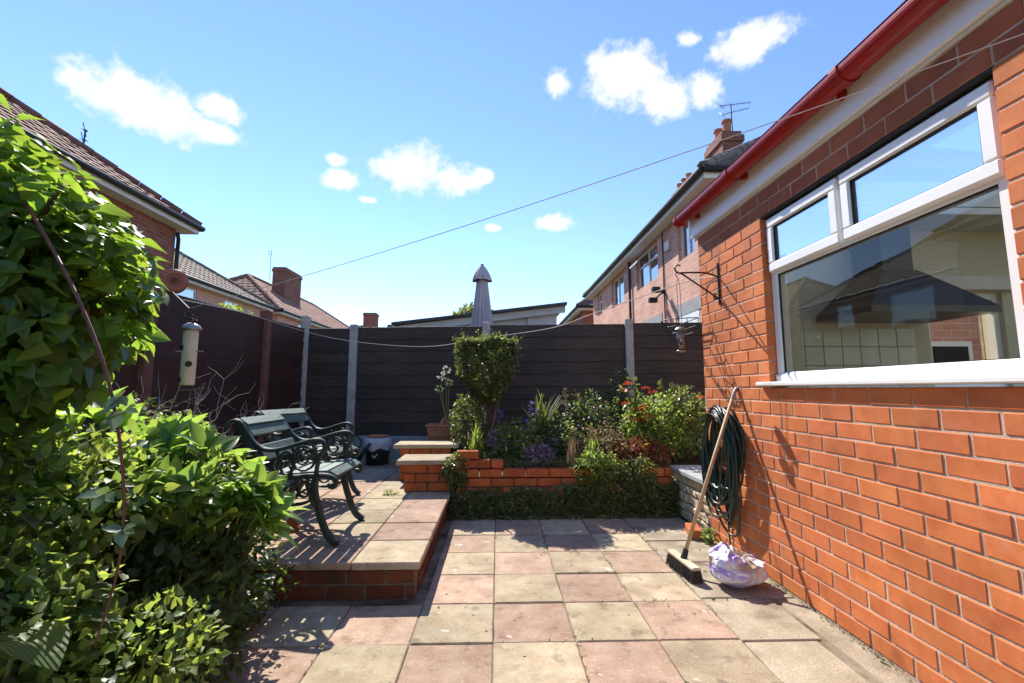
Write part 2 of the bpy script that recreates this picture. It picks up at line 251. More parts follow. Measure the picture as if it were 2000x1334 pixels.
# ------------------------------------------------------------------ mesh helpers
class MB:
    def __init__(s): s.v = []; s.f = []; s.uv = None
    def add(s, vs, fs):
        o = len(s.v); s.v += [tuple(v) for v in vs]; s.f += [tuple(i+o for i in f) for f in fs]; return s
    def box(s, x0, x1, y0, y1, z0, z1):
        return s.add([(x0,y0,z0),(x1,y0,z0),(x1,y1,z0),(x0,y1,z0),(x0,y0,z1),(x1,y0,z1),(x1,y1,z1),(x0,y1,z1)],
                     [(0,3,2,1),(4,5,6,7),(0,1,5,4),(1,2,6,5),(2,3,7,6),(3,0,4,7)])
    def cbox(s, x0, x1, y0, y1, z0, z1, b=.004):              # chamfered box
        P = []
        for (ax, (X0,X1)) in enumerate(((x0,x1),(y0,y1),(z0,z1))): pass
        c = ((x0+x1)/2, (y0+y1)/2, (z0+z1)/2); h = ((x1-x0)/2, (y1-y0)/2, (z1-z0)/2)
        vs = []; idx = {}
        for sx in (-1,1):
            for sy in (-1,1):
                for sz in (-1,1):
                    for a in range(3):
                        d = [h[0]-b, h[1]-b, h[2]-b]; d[a] = h[a]
                        idx[(sx,sy,sz,a)] = len(vs); vs.append((c[0]+sx*d[0], c[1]+sy*d[1], c[2]+sz*d[2]))
        fs = []
        I = idx
        for sg in (-1,1):
            q = [I[(sg,-1,-1,0)],I[(sg,1,-1,0)],I[(sg,1,1,0)],I[(sg,-1,1,0)]]; fs.append(q if sg>0 else q[::-1])
            q = [I[(-1,sg,-1,1)],I[(-1,sg,1,1)],I[(1,sg,1,1)],I[(1,sg,-1,1)]]; fs.append(q if sg>0 else q[::-1])
            q = [I[(-1,-1,sg,2)],I[(1,-1,sg,2)],I[(1,1,sg,2)],I[(-1,1,sg,2)]]; fs.append(q if sg>0 else q[::-1])
        for s1 in (-1,1):
            for s2 in (-1,1):
                fs.append([I[(s1,s2,-1,0)],I[(s1,s2,1,0)],I[(s1,s2,1,1)],I[(s1,s2,-1,1)]][::(-1 if s1*s2>0 else 1)])
                fs.append([I[(s1,-1,s2,0)],I[(s1,1,s2,0)],I[(s1,1,s2,2)],I[(s1,-1,s2,2)]][::(1 if s1*s2>0 else -1)])
                fs.append([I[(-1,s1,s2,1)],I[(1,s1,s2,1)],I[(1,s1,s2,2)],I[(-1,s1,s2,2)]][::(-1 if s1*s2>0 else 1)])
                for s3 in (-1,1):
                    q = [I[(s1,s2,s3,0)],I[(s1,s2,s3,1)],I[(s1,s2,s3,2)]]; fs.append(q if s1*s2*s3>0 else q[::-1])
        return s.add(vs, fs)
    def tube(s, pts, r, n=8, caps=True, flat=1.0):
        pts = [Vector(p) for p in pts]; rs = r if hasattr(r, '__len__') else [r]*len(pts)
        vs = []; fs = []; nrm = None
        for i, p in enumerate(pts):
            t = (pts[min(i+1,len(pts)-1)]-pts[max(i-1,0)])
            t = t.normalized() if t.length > 1e-9 else Vector((0,0,1))
            if nrm is None: nrm = t.orthogonal().normalized()
            nrm = (nrm - t*nrm.dot(t)); nrm = nrm.normalized() if nrm.length > 1e-6 else t.orthogonal().normalized()
            bi = t.cross(nrm)
            for k in range(n):
                a = 2*math.pi*k/n; vs.append(p + nrm*math.cos(a)*rs[i] + bi*math.sin(a)*rs[i]*flat)
        for i in range(len(pts)-1):
            for k in range(n): fs.append((i*n+k, i*n+(k+1)%n, (i+1)*n+(k+1)%n, (i+1)*n+k))
        if caps: fs.append(tuple(range(n))[::-1]); fs.append(tuple(range((len(pts)-1)*n, len(pts)*n)))
        return s.add(vs, fs)
    def bar(s, pts, wy, wd):                                  # rectangular bar following an xz path (y is its width)
        P = [Vector(p) for p in pts]; vs = []; fs = []
        for i, p in enumerate(P):
            t = (P[min(i+1,len(P)-1)]-P[max(i-1,0)]); t.y = 0; t.normalize(); nn = Vector((-t.z,0,t.x))
            for (a, b) in ((-1,-.6),(-.6,-1),(.6,-1),(1,-.6),(1,.6),(.6,1),(-.6,1),(-1,.6)): vs.append(p + nn*wd*a*.5 + Vector((0,b*wy*.5,0)))
        n = 8
        for i in range(len(P)-1):
            for k in range(n): fs.append((i*n+k, i*n+(k+1)%n, (i+1)*n+(k+1)%n, (i+1)*n+k))
        fs.append(tuple(range(n))[::-1]); fs.append(tuple(range((len(P)-1)*n, len(P)*n)))
        return s.add(vs, fs)
    def lathe(s, prof, c=(0,0,0), n=24, ax=None):
        vs = []; fs = []
        for (r, z) in prof:
            for k in range(n):
                a = 2*math.pi*k/n; v = Vector((r*math.cos(a), r*math.sin(a), z))
                if ax is not None: v = ax @ v
                vs.append(Vector(c)+v)
        for i in range(len(prof)-1):
            for k in range(n): fs.append((i*n+k, i*n+(k+1)%n, (i+1)*n+(k+1)%n, (i+1)*n+k))
        fs.append(tuple(range(n))[::-1]); fs.append(tuple(range((len(prof)-1)*n, len(prof)*n)))
        return s.add(vs, fs)
    def mesh(s, name, smooth=False, uvfun=None):
        me = bpy.data.meshes.new(name); me.from_pydata([tuple(v) for v in s.v], [], s.f)
        if smooth: me.polygons.foreach_set('use_smooth', [True]*len(me.polygons))
        if uvfun:
            ul = me.uv_layers.new(name='UVMap')
            for p in me.polygons:
                for li in p.loop_indices: ul.data[li].uv = uvfun(me.vertices[me.loops[li].vertex_index].co, p.normal)
        me.update(); return me
    def build(s, name, mat, parent=None, smooth=False, uvfun=None):
        return link(name, s.mesh(name, smooth, uvfun), mat, parent)
def link(name, me, mat, parent=None, loc=None):
    if mat is not None and not me.materials: me.materials.append(mat)
    o = bpy.data.objects.new(name, me); COL.objects.link(o)
    if parent: o.parent = parent
    if loc: o.location = loc
    return o
def empty(name, loc=(0,0,0), rz=0):
    o = bpy.data.objects.new(name, None); COL.objects.link(o); o.location = loc; o.rotation_euler = (0,0,rz); o.empty_display_size = .1; return o
def tag(o, label=None, cat=None, group=None, kind=None):
    if label: o['label'] = label
    if cat: o['category'] = cat
    if group: o['group'] = group
    if kind: o['kind'] = kind
    return o
def struct(o): o['kind'] = 'structure'; return o
def stuff(o): o['kind'] = 'stuff'; return o
def copy_tree(o, parent=None):
    c = o.copy(); COL.objects.link(c); c.parent = parent
    for ch in list(o.children): copy_tree(ch, c)
    return c
def spline(P, sub=6):
    P = [Vector(p) for p in P]; out = []
    for i in range(len(P)-1):
        p0, p1, p2, p3 = P[max(i-1,0)], P[i], P[i+1], P[min(i+2,len(P)-1)]
        for k in range(sub):
            t = k/sub
            out.append(.5*((2*p1)+(p2-p0)*t+(2*p0-5*p1+4*p2-p3)*t*t+(3*p1-p0-3*p2+p3)*t**3))
    out.append(P[-1]); return out
def uvbox(co, n):
    if abs(n.x) > .7: return (co.y, co.z)
    if abs(n.y) > .7: return (co.x, co.z)
    return (co.x, co.y)
def chamf(lx, ly, lz, b, cache={}):
    k = (round(lx,4), round(ly,4), round(lz,4), b)
    if k not in cache: cache[k] = MB().cbox(-lx/2,lx/2,-ly/2,ly/2,-lz/2,lz/2,b).mesh('piece')
    return cache[k]
def piece(name, size, loc, mat, parent, b=.004, rot=None, key=''):
    me = chamf(*size, b); mk = (id(me), mat.name)
    if mk not in PIECES:
        m2 = me.copy(); m2.materials.append(mat); m2.name = name; PIECES[mk] = m2
    o = link(name, PIECES[mk], None, parent, loc)
    if rot: o.rotation_euler = rot
    return o
PIECES = {}

# leaves -----------------------------------------------------------
def leaf_tpl(prof, fold=.25, curl=.25, base=.0, wave=0):
    """rows of (t, half width): a folded, curling leaf along +y, length 1"""
    vs = []; fs = []
    for (t, wd) in prof:
        z0 = -curl*t*t
        vs += [(-wd, t, z0+wd*fold+wave*math.sin(t*9)), (0, t, z0), (wd, t, z0+wd*fold-wave*math.sin(t*9+1))]
    for i in range(len(prof)-1):
        a = i*3; fs += [(a,a+1,a+4,a+3),(a+1,a+2,a+5,a+4)]
    return np.array(vs), fs
T_IVY = leaf_tpl([(0,.05),(.06,.30),(.2,.44),(.38,.46),(.58,.36),(.8,.18),(.93,.06),(1,.004)], .28, .30, wave=.02)
T_IVY2 = leaf_tpl([(0,.04),(.08,.22),(.22,.36),(.42,.40),(.62,.30),(.82,.14),(1,.004)], .5, .55, wave=.035)
T_IVY3 = leaf_tpl([(0,.06),(.05,.34),(.2,.50),(.4,.48),(.62,.33),(.85,.12),(1,.004)], .12, .12, wave=.03)
T_LAU = leaf_tpl([(0,.03),(.15,.11),(.35,.19),(.55,.2),(.75,.14),(.92,.05),(1,.004)], .35, .22)
T_OV = leaf_tpl([(0,.05),(.25,.3),(.6,.28),(1,.01)], .25, .2)
T_TINY = leaf_tpl([(0,.12),(.45,.36),(1,.03)], .3, .15)
T_STRAP = leaf_tpl([(0,.045),(.25,.05),(.5,.045),(.75,.03),(1,.004)], .5, .55)
T_HOS = leaf_tpl([(0,.08),(.08,.30),(.22,.43),(.4,.46),(.58,.40),(.76,.27),(.9,.12),(1,.005)], .30, .42, wave=.015)
def unit(a): return a/np.maximum(np.linalg.norm(a, axis=-1, keepdims=True), 1e-9)
def leaf_basis(d, n):
    d = unit(d); n = unit(n - d*np.sum(n*d, -1, keepdims=True)); x = np.cross(d, n); return x, d, n
def leaf_mesh(name, pos, d, n, size, tpl, mat, parent=None, kind=True, mats=None):
    tv, tf = tpl; x, y, z = leaf_basis(np.asarray(d, float), np.asarray(n, float)); size = np.asarray(size).reshape(-1,1,1)
    V = np.asarray(pos)[:,None,:] + size*(x[:,None,:]*tv[None,:,0:1] + y[:,None,:]*tv[None,:,1:2] + z[:,None,:]*tv[None,:,2:3])
    m = len(tv); Nn = len(pos); V = V.reshape(-1,3)
    F = np.array(tf)[None] + (np.arange(Nn)*m)[:,None,None]; F = F.reshape(-1,4)
    me = bpy.data.meshes.new(name); me.vertices.add(len(V)); me.vertices.foreach_set('co', V.ravel())
    me.loops.add(F.size); me.loops.foreach_set('vertex_index', F.ravel())
    me.polygons.add(len(F)); me.polygons.foreach_set('loop_start', np.arange(len(F))*4); me.polygons.foreach_set('loop_total', np.full(len(F),4))
    me.polygons.foreach_set('use_smooth', np.ones(len(F), bool)); me.update(calc_edges=True)
    o = link(name, me, mat, parent)
    if kind and parent is not None: stuff(o)
    return o
def leaf_objs(name, pos, d, n, size, tpl, mat, parent):        # each leaf its own object, mesh shared
    tv, tf = tpl; me = bpy.data.meshes.new(name); me.from_pydata([tuple(v) for v in tv], [], tf)
    me.polygons.foreach_set('use_smooth', [True]*len(me.polygons)); me.materials.append(mat)
    x, y, z = leaf_basis(np.asarray(d, float), np.asarray(n, float))
    inv = parent.matrix_world.inverted() if False else Matrix.Translation(-Vector(parent.location))
    for i in range(len(pos)):
        o = bpy.data.objects.new(name, me); COL.objects.link(o); o.parent = parent
        s = float(size[i])
        o.matrix_local = inv @ Matrix(((x[i][0]*s,y[i][0]*s,z[i][0]*s,pos[i][0]),(x[i][1]*s,y[i][1]*s,z[i][1]*s,pos[i][1]),(x[i][2]*s,y[i][2]*s,z[i][2]*s,pos[i][2]),(0,0,0,1)))
def blob(n, c, r, shell=.6, zmin=None):                       # points in an ellipsoid, pushed to its outside; also outward normals
    u = unit(RNG.normal(size=(n,3))); rad = (shell + (1-shell)*RNG.random((n,1))**.6)
    lump = 1 + .13*np.sin(u[:,0:1]*5.3+c[0]*7) * np.cos(u[:,1:2]*4.1+u[:,2:3]*6.2+c[1]*5)
    p = np.array(c) + u*np.array(r)*rad*lump; nn = unit(u/np.array(r))
    if zmin is not None: k = p[:,2] > zmin; p, nn = p[k], nn[k]
    return p, nn
def jit(a, s): return a + RNG.normal(size=a.shape)*s
UP = np.array([0,0,1.])

# ================================================================== SETTING
g = MB(); S = 700; g.add([(-S,-S,-.02),(S,-S,-.02),(S,S,-.02),(-S,S,-.02)], [(0,1,2,3)]); struct(g.build('ground', m_dirt))

# --- lower patio -------------------------------------------------
patio = struct(MB().box(-1.62,1.72,-.6,4.75,-.019,-.0085).build('patio', m_joint))
PX0, PXW, PY0, PYW = -.015, .3945, 2.34, .407
def slab(parent, x0, x1, y0, y1, ztop, mat, th=.045, gap=.006):
    gx = gap*random.uniform(.6,1.3)
    o = piece('paving_slab', (round(x1-x0-gx,3), round(y1-y0-gx,3), th), ((x0+x1)/2, (y0+y1)/2, ztop-th/2 + random.uniform(-.003,.003)), mat, parent, .005,
              (random.uniform(-.004,.004), random.uniform(-.004,.004), random.uniform(-.005,.005)))
    return o
for r in range(-7, 6):
    y0 = PY0 + r*PYW; y1 = y0 + PYW
    for c in range(-4, 3):
        x0 = PX0 + c*PXW; x1 = x0 + PXW
        if x1 < -.3 and y0 > 2.6: continue
        red = (c + r) % 2 == 0
        slab(patio, x0, x1, y0, y1, 0, m_slabR if red else m_slabB)
xr = PX0+3*PXW
for (x0,x1,y0,y1) in [(xr,1.555,-.5,.55),(xr,1.555,.55,1.25),(xr,1.535,1.25,1.92),(xr,1.53,1.92,2.32),(xr,1.56,2.32,2.77),(xr,1.60,2.77,3.33),(xr,1.70,3.33,3.78),(xr,1.71,3.78,4.6)]:
    slab(patio, x0, x1, y0, y1, -.001, m_slabG, gap=.010)
for (y0,y1) in [(-.5,.9),(.9,1.75),(1.75,2.77),(2.77,3.33)]: slab(patio, 1.56 if y1<2.5 else 1.585, 1.722, y0, y1, -.003, m_slabG, gap=.01)

# --- raised terrace ----------------------------------------------
TZ = .21; TX = -.44; TY = 2.79
terr = struct(MB().box(-3.05,TX-.033,TY+.033,7.0,-.01,TZ-.046).build('terrace', m_darkmortar))
B_L, B_H, B_D = .225, .0857, .1
def brick_run(parent, p0, p1, z0, ncourse, mat, d=.10, gap=.011, off=0, skip=None):
    p0 = Vector(p0); p1 = Vector(p1); ln = (p1-p0).length; t = (p1-p0).normalized(); ang = math.atan2(t.y, t.x)
    for k in range(ncourse):
        a = -(B_L/2 if (k+off)%2 else 0)
        while a < ln-.02:
            s0 = max(a,0); s1 = min(a+B_L, ln); a += B_L
            if s1-s0 < .03 or (skip and skip(k,(s0+s1)/2)): continue
            q = p0 + t*((s0+s1)/2)
            piece('brick', (round(s1-s0-gap,3), d, round(B_H-gap,4)), (q.x+random.uniform(-.002,.002), q.y+random.uniform(-.002,.002), z0+(k+.5)*B_H), mat, parent, .005, (0,0,ang+random.uniform(-.008,.008)))
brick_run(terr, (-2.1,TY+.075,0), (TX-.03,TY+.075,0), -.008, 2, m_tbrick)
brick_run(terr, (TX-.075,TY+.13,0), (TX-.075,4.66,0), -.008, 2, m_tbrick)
cols = [TX, -.832, -1.222, -1.615, -2.01]
rows = [TY, 3.185, 3.575, 3.965, 4.36, 4.75, 5.15, 5.55, 5.95, 6.35, 6.75]
pat = [['B','R','R','B'],['R','B','R','B'],['R','B','R','R'],['R','B','R','B'],['B','B','R','R'],['G','G','R','G'],['B','R','G','R'],['G','R','G','B'],['R','G','R','G'],['B','R','B','R']]
for j in range(len(rows)-1):
    for i in range(4):
        if i == 3 and j < 1: continue
        x0, x1 = cols[i+1], cols[i]
        slab(terr, x0, x1, rows[j], rows[j+1], TZ, {'B':m_slabB,'R':m_slabR,'G':m_slabG}[pat[j][i]], th=.042, gap=.006)
gs = MB(); gs.box(-3.1,-1.235,2.82,3.19,TZ-.056,TZ-.018); gs.box(-3.1,-2.02,3.19,6.95,TZ-.056,TZ-.012)
struct(gs.build('gravel_bed', m_soil))
pv = MB()
def pebble(mb, c, r):
    vs = []; 
    for k in range(6): vs.append((c[0]+r*math.cos(k*1.047)*random.uniform(.7,1.2), c[1]+r*math.sin(k*1.047)*random.uniform(.7,1.2), c[2]))
    vs.append((c[0],c[1],c[2]+r*.7)); mb.add(vs, [(k,(k+1)%6,6) for k in range(6)])
for _ in range(2600):
    pebble(pv, (random.uniform(-1.9,-1.235), random.uniform(2.82,3.185), TZ-.018+random.uniform(0,.012)), random.uniform(.006,.014))
for _ in range(2400): pebble(pv, (random.uniform(-2.9,-2.02), random.uniform(3.2,6.8), TZ-.012), random.uniform(.008,.018))
tag(stuff(pv.build('gravel', m_gravel)), 'pale brown gravel beside and behind the green garden chairs', 'gravel')

# --- planting soil -----------------------------------------------
def mound(name, x0, x1, y0, y1, z, amp, nx=24, ny=24):
    mb = MB(); vs = []; fs = []
    for j in range(ny+1):
        for i in range(nx+1):
            e = min(i, nx-i, 3)/3*min(j, ny-j, 3)/3
            vs.append((x0+(x1-x0)*i/nx, y0+(y1-y0)*j/ny, -.01+(z+random.uniform(-amp,amp))*e))
    for j in range(ny):
        for i in range(nx): a = j*(nx+1)+i; fs.append((a,a+1,a+nx+2,a+nx+1))
    mb.add(vs, fs); return struct(mb.build(name, m_soil, smooth=True))
mound('border_soil', -3.4,-1.22,-.5,2.78,.10,.03)
bs = MB(); nx, ny = 40, 26; vs = []; fs = []
for j in range(ny+1):
    for i in range(nx+1): vs.append((-.86+4.2*i/nx, 4.68+1.86*j/ny - .0*i, .385+.05*j/ny+random.uniform(-.02,.02)))
for j in range(ny):
    for i in range(nx): a = j*(nx+1)+i; fs.append((a,a+1,a+nx+2,a+nx+1))
bs.add(vs, fs); struct(bs.build('bed_soil', m_soil, smooth=True))

# ================================================================== BRICK EXTENSION (right)
WX = 1.7274; HC = 3.83; NC = 29; WY0, WY1, WZ0, WZ1 = 1.45, 2.895, 1.2, 1.2+13*B_H
ext = tag(empty('house_extension', (WX,2.,0)), 'orange brick single storey extension with white window and red gutter', 'building')
def P(o, par=ext):                                            # put world coordinates under a parent with an offset
    o.parent = par; off = Vector(par.location)
    if par.parent: off += Vector(par.parent.location)
    o.location = Vector(o.location) - off; return o
mw = MB(); xf, xb = WX+.0035, WX+.105
mw.box(xf,xb,-1.2,HC-.004,-.05,WZ0-.003); mw.box(xf,xb,-1.2,HC-.004,WZ1+.003,2.56); mw.box(xf,xb,-1.2,WY0-.006,WZ0-.003,WZ1+.003); mw.box(xf,xb,WY1+.006,HC-.004,WZ0-.003,WZ1+.003)
wall = P(mw.build('wall', m_mortar))
far = MB()
def wall_brick(ya, yb, k):
    z0 = k*B_H; gap = .0095
    gp_ = gap*random.uniform(.75,1.3); y0, y1 = ya+gp_/2, yb-gp_/2
    if k in range(14, 27):                                    # courses cut by the window
        if y1 > WY0 and y0 < WY1:
            for (a, b) in ((y0, min(y1, WY0)), (max(y0, WY1), y1)):
                if b-a > .075: put_brick(a, b, z0, gap)
            return
        if 0 <= y0-WY1 < .09: y0 = WY1
        if 0 <= WY0-y1 < .09: y1 = WY0
    put_brick(y0, y1, z0, gap)
def put_brick(y0, y1, z0, gap, off=[0]):
    y1 = min(y1, HC)
    if y1-y0 < .015: return
    if y1 < .80: far.box(WX+random.uniform(-.001,.001), WX+.1, y0, y1, z0+gap/2, z0+B_H-gap/2); return
    o = piece('brick', (.1, round(y1-y0,3), round(B_H-gap,4)), (WX+.05+random.uniform(-.0018,.0012), (y0+y1)/2, z0+B_H/2), m_shadebrick if z0 > 26.5*B_H else m_brick, wall, .0035, (random.uniform(-.002,.002), 0, random.uniform(-.003,.003)))
for k in range(NC):
    yk = 2.232 + (0 if k % 2 == 0 else .1125)
    i0 = -8
    for i in range(-8, 16):
        ya = yk - (i+1)*B_L; yb = ya + B_L
        if ya > HC: continue
        if yb < -1.1: continue
        wall_brick(ya, min(yb, HC+.005), k)
stuff(P(far.build('brickwork', m_brick), wall)); 
# inner leaf, return wall, room
rm = MB()
rm.box(WX+.13,WX+.25,-1.2,WY0-.04,0,2.5); rm.box(WX+.13,WX+.25,WY1+.04,3.62,0,2.5); rm.box(WX+.13,WX+.25,WY0-.04,WY1+.04,0,1.17); rm.box(WX+.13,WX+.25,WY0-.04,WY1+.04,2.36,2.5)
EX0, EX1, EZ0, EZ1 = 3.50, 4.15, 1.20, 1.98                    # window in the end wall
rm.box(WX+.25,EX0,3.62,3.80,0,2.5); rm.box(EX1,5.0,3.62,3.80,0,2.5); rm.box(EX0,EX1,3.62,3.80,0,EZ0); rm.box(EX0,EX1,3.62,3.80,EZ1,2.5)
rm.box(5.0,5.15,-1.2,3.80,0,.3); rm.box(5.0,5.15,-1.2,3.80,2.3,2.5); rm.box(5.0,5.15,3.3,3.62,.3,2.3); rm.box(WX+.13,5.15,-1.3,-1.2,0,2.5)  # unseen side left mostly open, added so daylight brightens the room
P(rm.build('inner_wall', m_wall_in))
LIGHT_GAP = (2.35,4.9,-1.0,3.25)  # unseen roof opening, added to let daylight into the kitchen
P(MB().box(WX+.13,LIGHT_GAP[0],-1.3,3.8,2.5,2.55).box(LIGHT_GAP[1],5.15,-1.3,3.8,2.5,2.55).box(LIGHT_GAP[0],LIGHT_GAP[1],-1.3,LIGHT_GAP[2],2.5,2.55).box(LIGHT_GAP[0],LIGHT_GAP[1],LIGHT_GAP[3],3.8,2.5,2.55).build('ceiling', m_ceil)); P(MB().box(WX+.13,5.15,-1.3,3.8,.02,.06).build('kitchen_floor', m_floorin))
P(MB().box(WX+.0,5.3,HC-.02,HC+.0,-.05,EZ0).box(WX+.108,EX0,HC-.022,HC,EZ0,2.56).box(EX1,5.3,HC-.022,HC,EZ0,2.56).box(EX0,EX1,HC-.022,HC,EZ1,2.56).build('end_wall', m_mortar))
# tiles on end wall
tl = empty('tiling', (0,0,0)); tl.parent = ext; tl.location = (-WX,-2,0)
for i in range(11):
    for k in range(5):
        x0 = WX+.27+i*.152; z0 = .92+k*.152
        if x0+.15 > EX0 and z0+.15 > EZ0: continue
        piece('tile', (.149,.012,.149), (x0+.075, 3.612, z0+.075), m_tilein, tl, .003)
bl = MB().box(EX0-.06,EX1+.1,3.54,3.60,1.99,2.10); P(bl.build('roller_blind', m_whitep))
# end window frame
ef = MB(); ef.box(EX0,EX0+.05,3.66,3.72,EZ0,EZ1); ef.box(EX1-.05,EX1,3.66,3.72,EZ0,EZ1); ef.box(EX0+.05,EX1-.05,3.66,3.72,EZ0,EZ0+.05); ef.box(EX0+.05,EX1-.05,3.66,3.72,EZ1-.05,EZ1)
P(ef.build('end_window', m_white))
# cooker hood + worktop inside
hd = tag(empty('cooker_hood', (3.02,3.3,1.72)), 'dark cooker hood seen through the kitchen window', 'cooker hood')
h = MB(); h.box(-.46,.46,-.25,.30,0,.045)
h.add([(-.46,-.25,.045),(.46,-.25,.045),(.46,.30,.045),(-.46,.30,.045),(-.13,0,.36),(.13,0,.36),(.13,.30,.36),(-.13,.30,.36)], [(0,1,5,4),(1,2,6,5),(2,3,7,6),(3,0,4,7),(4,5,6,7)])
h.build('canopy', m_hood, hd); MB().box(-.12,.12,.02,.30,.36,.775).build('flue', m_hood, hd)
wt = tag(empty('worktop', (3.2,3.3,0)), 'kitchen worktop under the hood behind the window', 'worktop')
MB().box(-1.2,1.75,-.3,.3,.86,.90).build('top', m_hood, wt); MB().box(-1.2,1.75,-.27,.3,.06,.86).build('cupboard', m_whitep, wt)
# neighbouring wall beyond the end window
nb = tag(empty('neighbour_extension', (4.6,5.2,0)), 'brick neighbour extension glimpsed through the kitchen window', 'building')
P(MB().box(3.75,7.2,5.3,6.1,0,3.0).build('wall', b_row, uvfun=uvbox), nb); P(MB().box(4.95,5.6,5.27,5.31,.9,1.75).build('window_frame', m_white), nb); P(MB().box(5.01,5.54,5.26,5.28,.96,1.69).build('pane', m_dark), nb)

# --- white window ------------------------------------------------
win = empty('window'); win.parent = ext; win.location = (0,0,0)
def W(o): o.parent = win; o.location = Vector(o.location)-Vector(ext.location); return o
fx0, fx1 = WX+.045, WX+.115; fw = .055; TR = 1.945                # frame plane and transom height
mull = 2.235
def frame(x0, x1, y0, y1, z0, z1, wd, nm, mat=m_white, par=win, b=.004):
    mb = MB()
    mb.cbox(x0,x1,y0,y1,z0,z0+wd,b); mb.cbox(x0,x1,y0,y1,z1-wd,z1,b); mb.cbox(x0+.0006,x1-.0006,y0,y0+wd,z0+wd-.003,z1-wd+.003,b); mb.cbox(x0+.0006,x1-.0006,y1-wd,y1,z0+wd-.003,z1-wd+.003,b)
    o = mb.build(nm, mat); return W(o)
SZ = WZ0+.035
frame(fx0, fx1, WY0+.012, WY1-.010, SZ, WZ1-.012, fw, 'outer_frame')
W(MB().cbox(fx0+.003,fx1-.003,WY0+.06,WY1-.06,TR-.028,TR+.028,.004).build('transom', m_white))
W(MB().cbox(fx0+.004,fx1-.004,mull-.028,mull+.028,TR+.028,WZ1-.06,.004).build('mullion', m_white))
# two opening top lights, proud of the frame
for (y0,y1,nm) in ((mull+.012, WY1-.022,'top_sash'), (WY0+.026, mull-.012,'top_sash')):
    frame(fx0-.024, fx0+.03, y0, y1, TR-.012, WZ1-.026, .062, nm, b=.009)
    W(MB().box(fx0+.001,fx0+.005,y0+.058,y1-.058,TR+.046,WZ1-.084).build('top_pane', g_top))
    gk = MB(); a, b_, c_, d_ = y0+.0612, y1-.0612, TR+.049, WZ1-.087; t = .005
    gk.box(fx0-.012,fx0-.001,a,b_,c_,c_+t); gk.box(fx0-.012,fx0-.001,a,b_,d_-t,d_); gk.box(fx0-.012,fx0-.001,a,a+t,c_+t,d_-t); gk.box(fx0-.012,fx0-.001,b_-t,b_,c_+t,d_-t)
    W(gk.build('gasket', m_rubber))
W(MB().box(fx0+.025,fx0+.029,WY0+.064,WY1-.062,SZ+.052,TR-.026).build('large_pane', g_low))
gk = MB(); a, b_, c_, d_ = WY0+.0672, WY1-.0652, SZ+.0552, TR-.0283; t = .006
gk.box(fx0+.012,fx0+.022,a,b_,c_,c_+t); gk.box(fx0+.012,fx0+.022,a,b_,d_-t,d_); gk.box(fx0+.012,fx0+.022,a,a+t,c_+t,d_-t); gk.box(fx0+.012,fx0+.022,b_-t,b_,c_+t,d_-t)
W(gk.build('gasket', m_rubber))
bd = MB()                                                     # sloped glazing bead along the bottom
bd.add([(fx0-.012,WY0+.02,SZ+.002),(fx0-.012,WY1-.015,SZ+.002),(fx0-.012,WY1-.015,SZ+.04),(fx0-.012,WY0+.02,SZ+.04),(fx0+.012,WY0+.02,SZ+.058),(fx0+.012,WY1-.015,SZ+.058)], [(0,3,2,1),(3,4,5,2)])
W(bd.build('glazing_bead', m_white))
si = MB(); si.cbox(WX-.038,fx1,WY0-.055,WY1+.105,WZ0+.008,WZ0+.034,.006); W(si.build('sill', m_white))
W(MB().box(WX+.004,fx0+.02,WY0+.001,WY1-.001,WZ1-.011,WZ1-.002).build('lintel_strip', m_dark))
rv = MB()                                                     # brick reveals
for k in range(14,27):
    rv.box(WX+.0985,WX+.129,WY1+.0005,WY1+.04,k*B_H+.005,(k+1)*B_H-.005)
stuff(W(rv.build('reveal_brick', m_brick)))
# --- fascia, gutter, roof
P(MB().cbox(WX-.030,WX-.006,-1.2,HC+.07,2.503,2.745,.004).build('fascia', m_fascia))
P(MB().cbox(WX-.012,WX+.006,-1.2,HC+.03,2.488,2.5025,.002).build('batten', m_whitep))
gt = MB(); GX, GZ, GR = WX-.092, 2.688, .060; n = 14; pr = []
for k in range(n+1):
    a = math.pi + math.pi*k/n; pr.append((GX+GR*math.cos(a), GZ+GR*math.sin(a)))
pr = [(GX-GR-.004, GZ+.012),(GX-GR, GZ+.012)] + pr + [(GX+GR, GZ+.012)]
pin = [(GX+(x-GX)*.93, GZ+(z-GZ)*.93+.001) for (x,z) in pr]
ring = pr + pin[::-1]; m_ = len(ring)
for (y, dz) in ((-1.2,-.05),(HC+.155,.012)):
    gt.add([(x,y,z+dz) for (x,z) in ring], [])
gt.f += [(k,(k+1)%m_,m_+(k+1)%m_,m_+k) for k in range(m_)]
gt.f += [tuple(range(m_))[::-1], tuple(range(m_,2*m_))]
gut = P(gt.build('gutter', m_gutter, smooth=False))
en = MB(); en.add([(x,HC+.156,z+.012) for (x,z) in pr[1:]] + [(x,HC+.162,z+.012) for (x,z) in pr[1:]], []); q = len(pr)-1
en.f = [tuple(range(q)), tuple(range(q,2*q))[::-1]] + [(k,k+1,q+k+1,q+k) for k in range(q-1)]
P(en.build('stop_end', m_gutter), gut)
def gz(y): return -.05 + (y+1.2)/(HC+.155+1.2)*.062
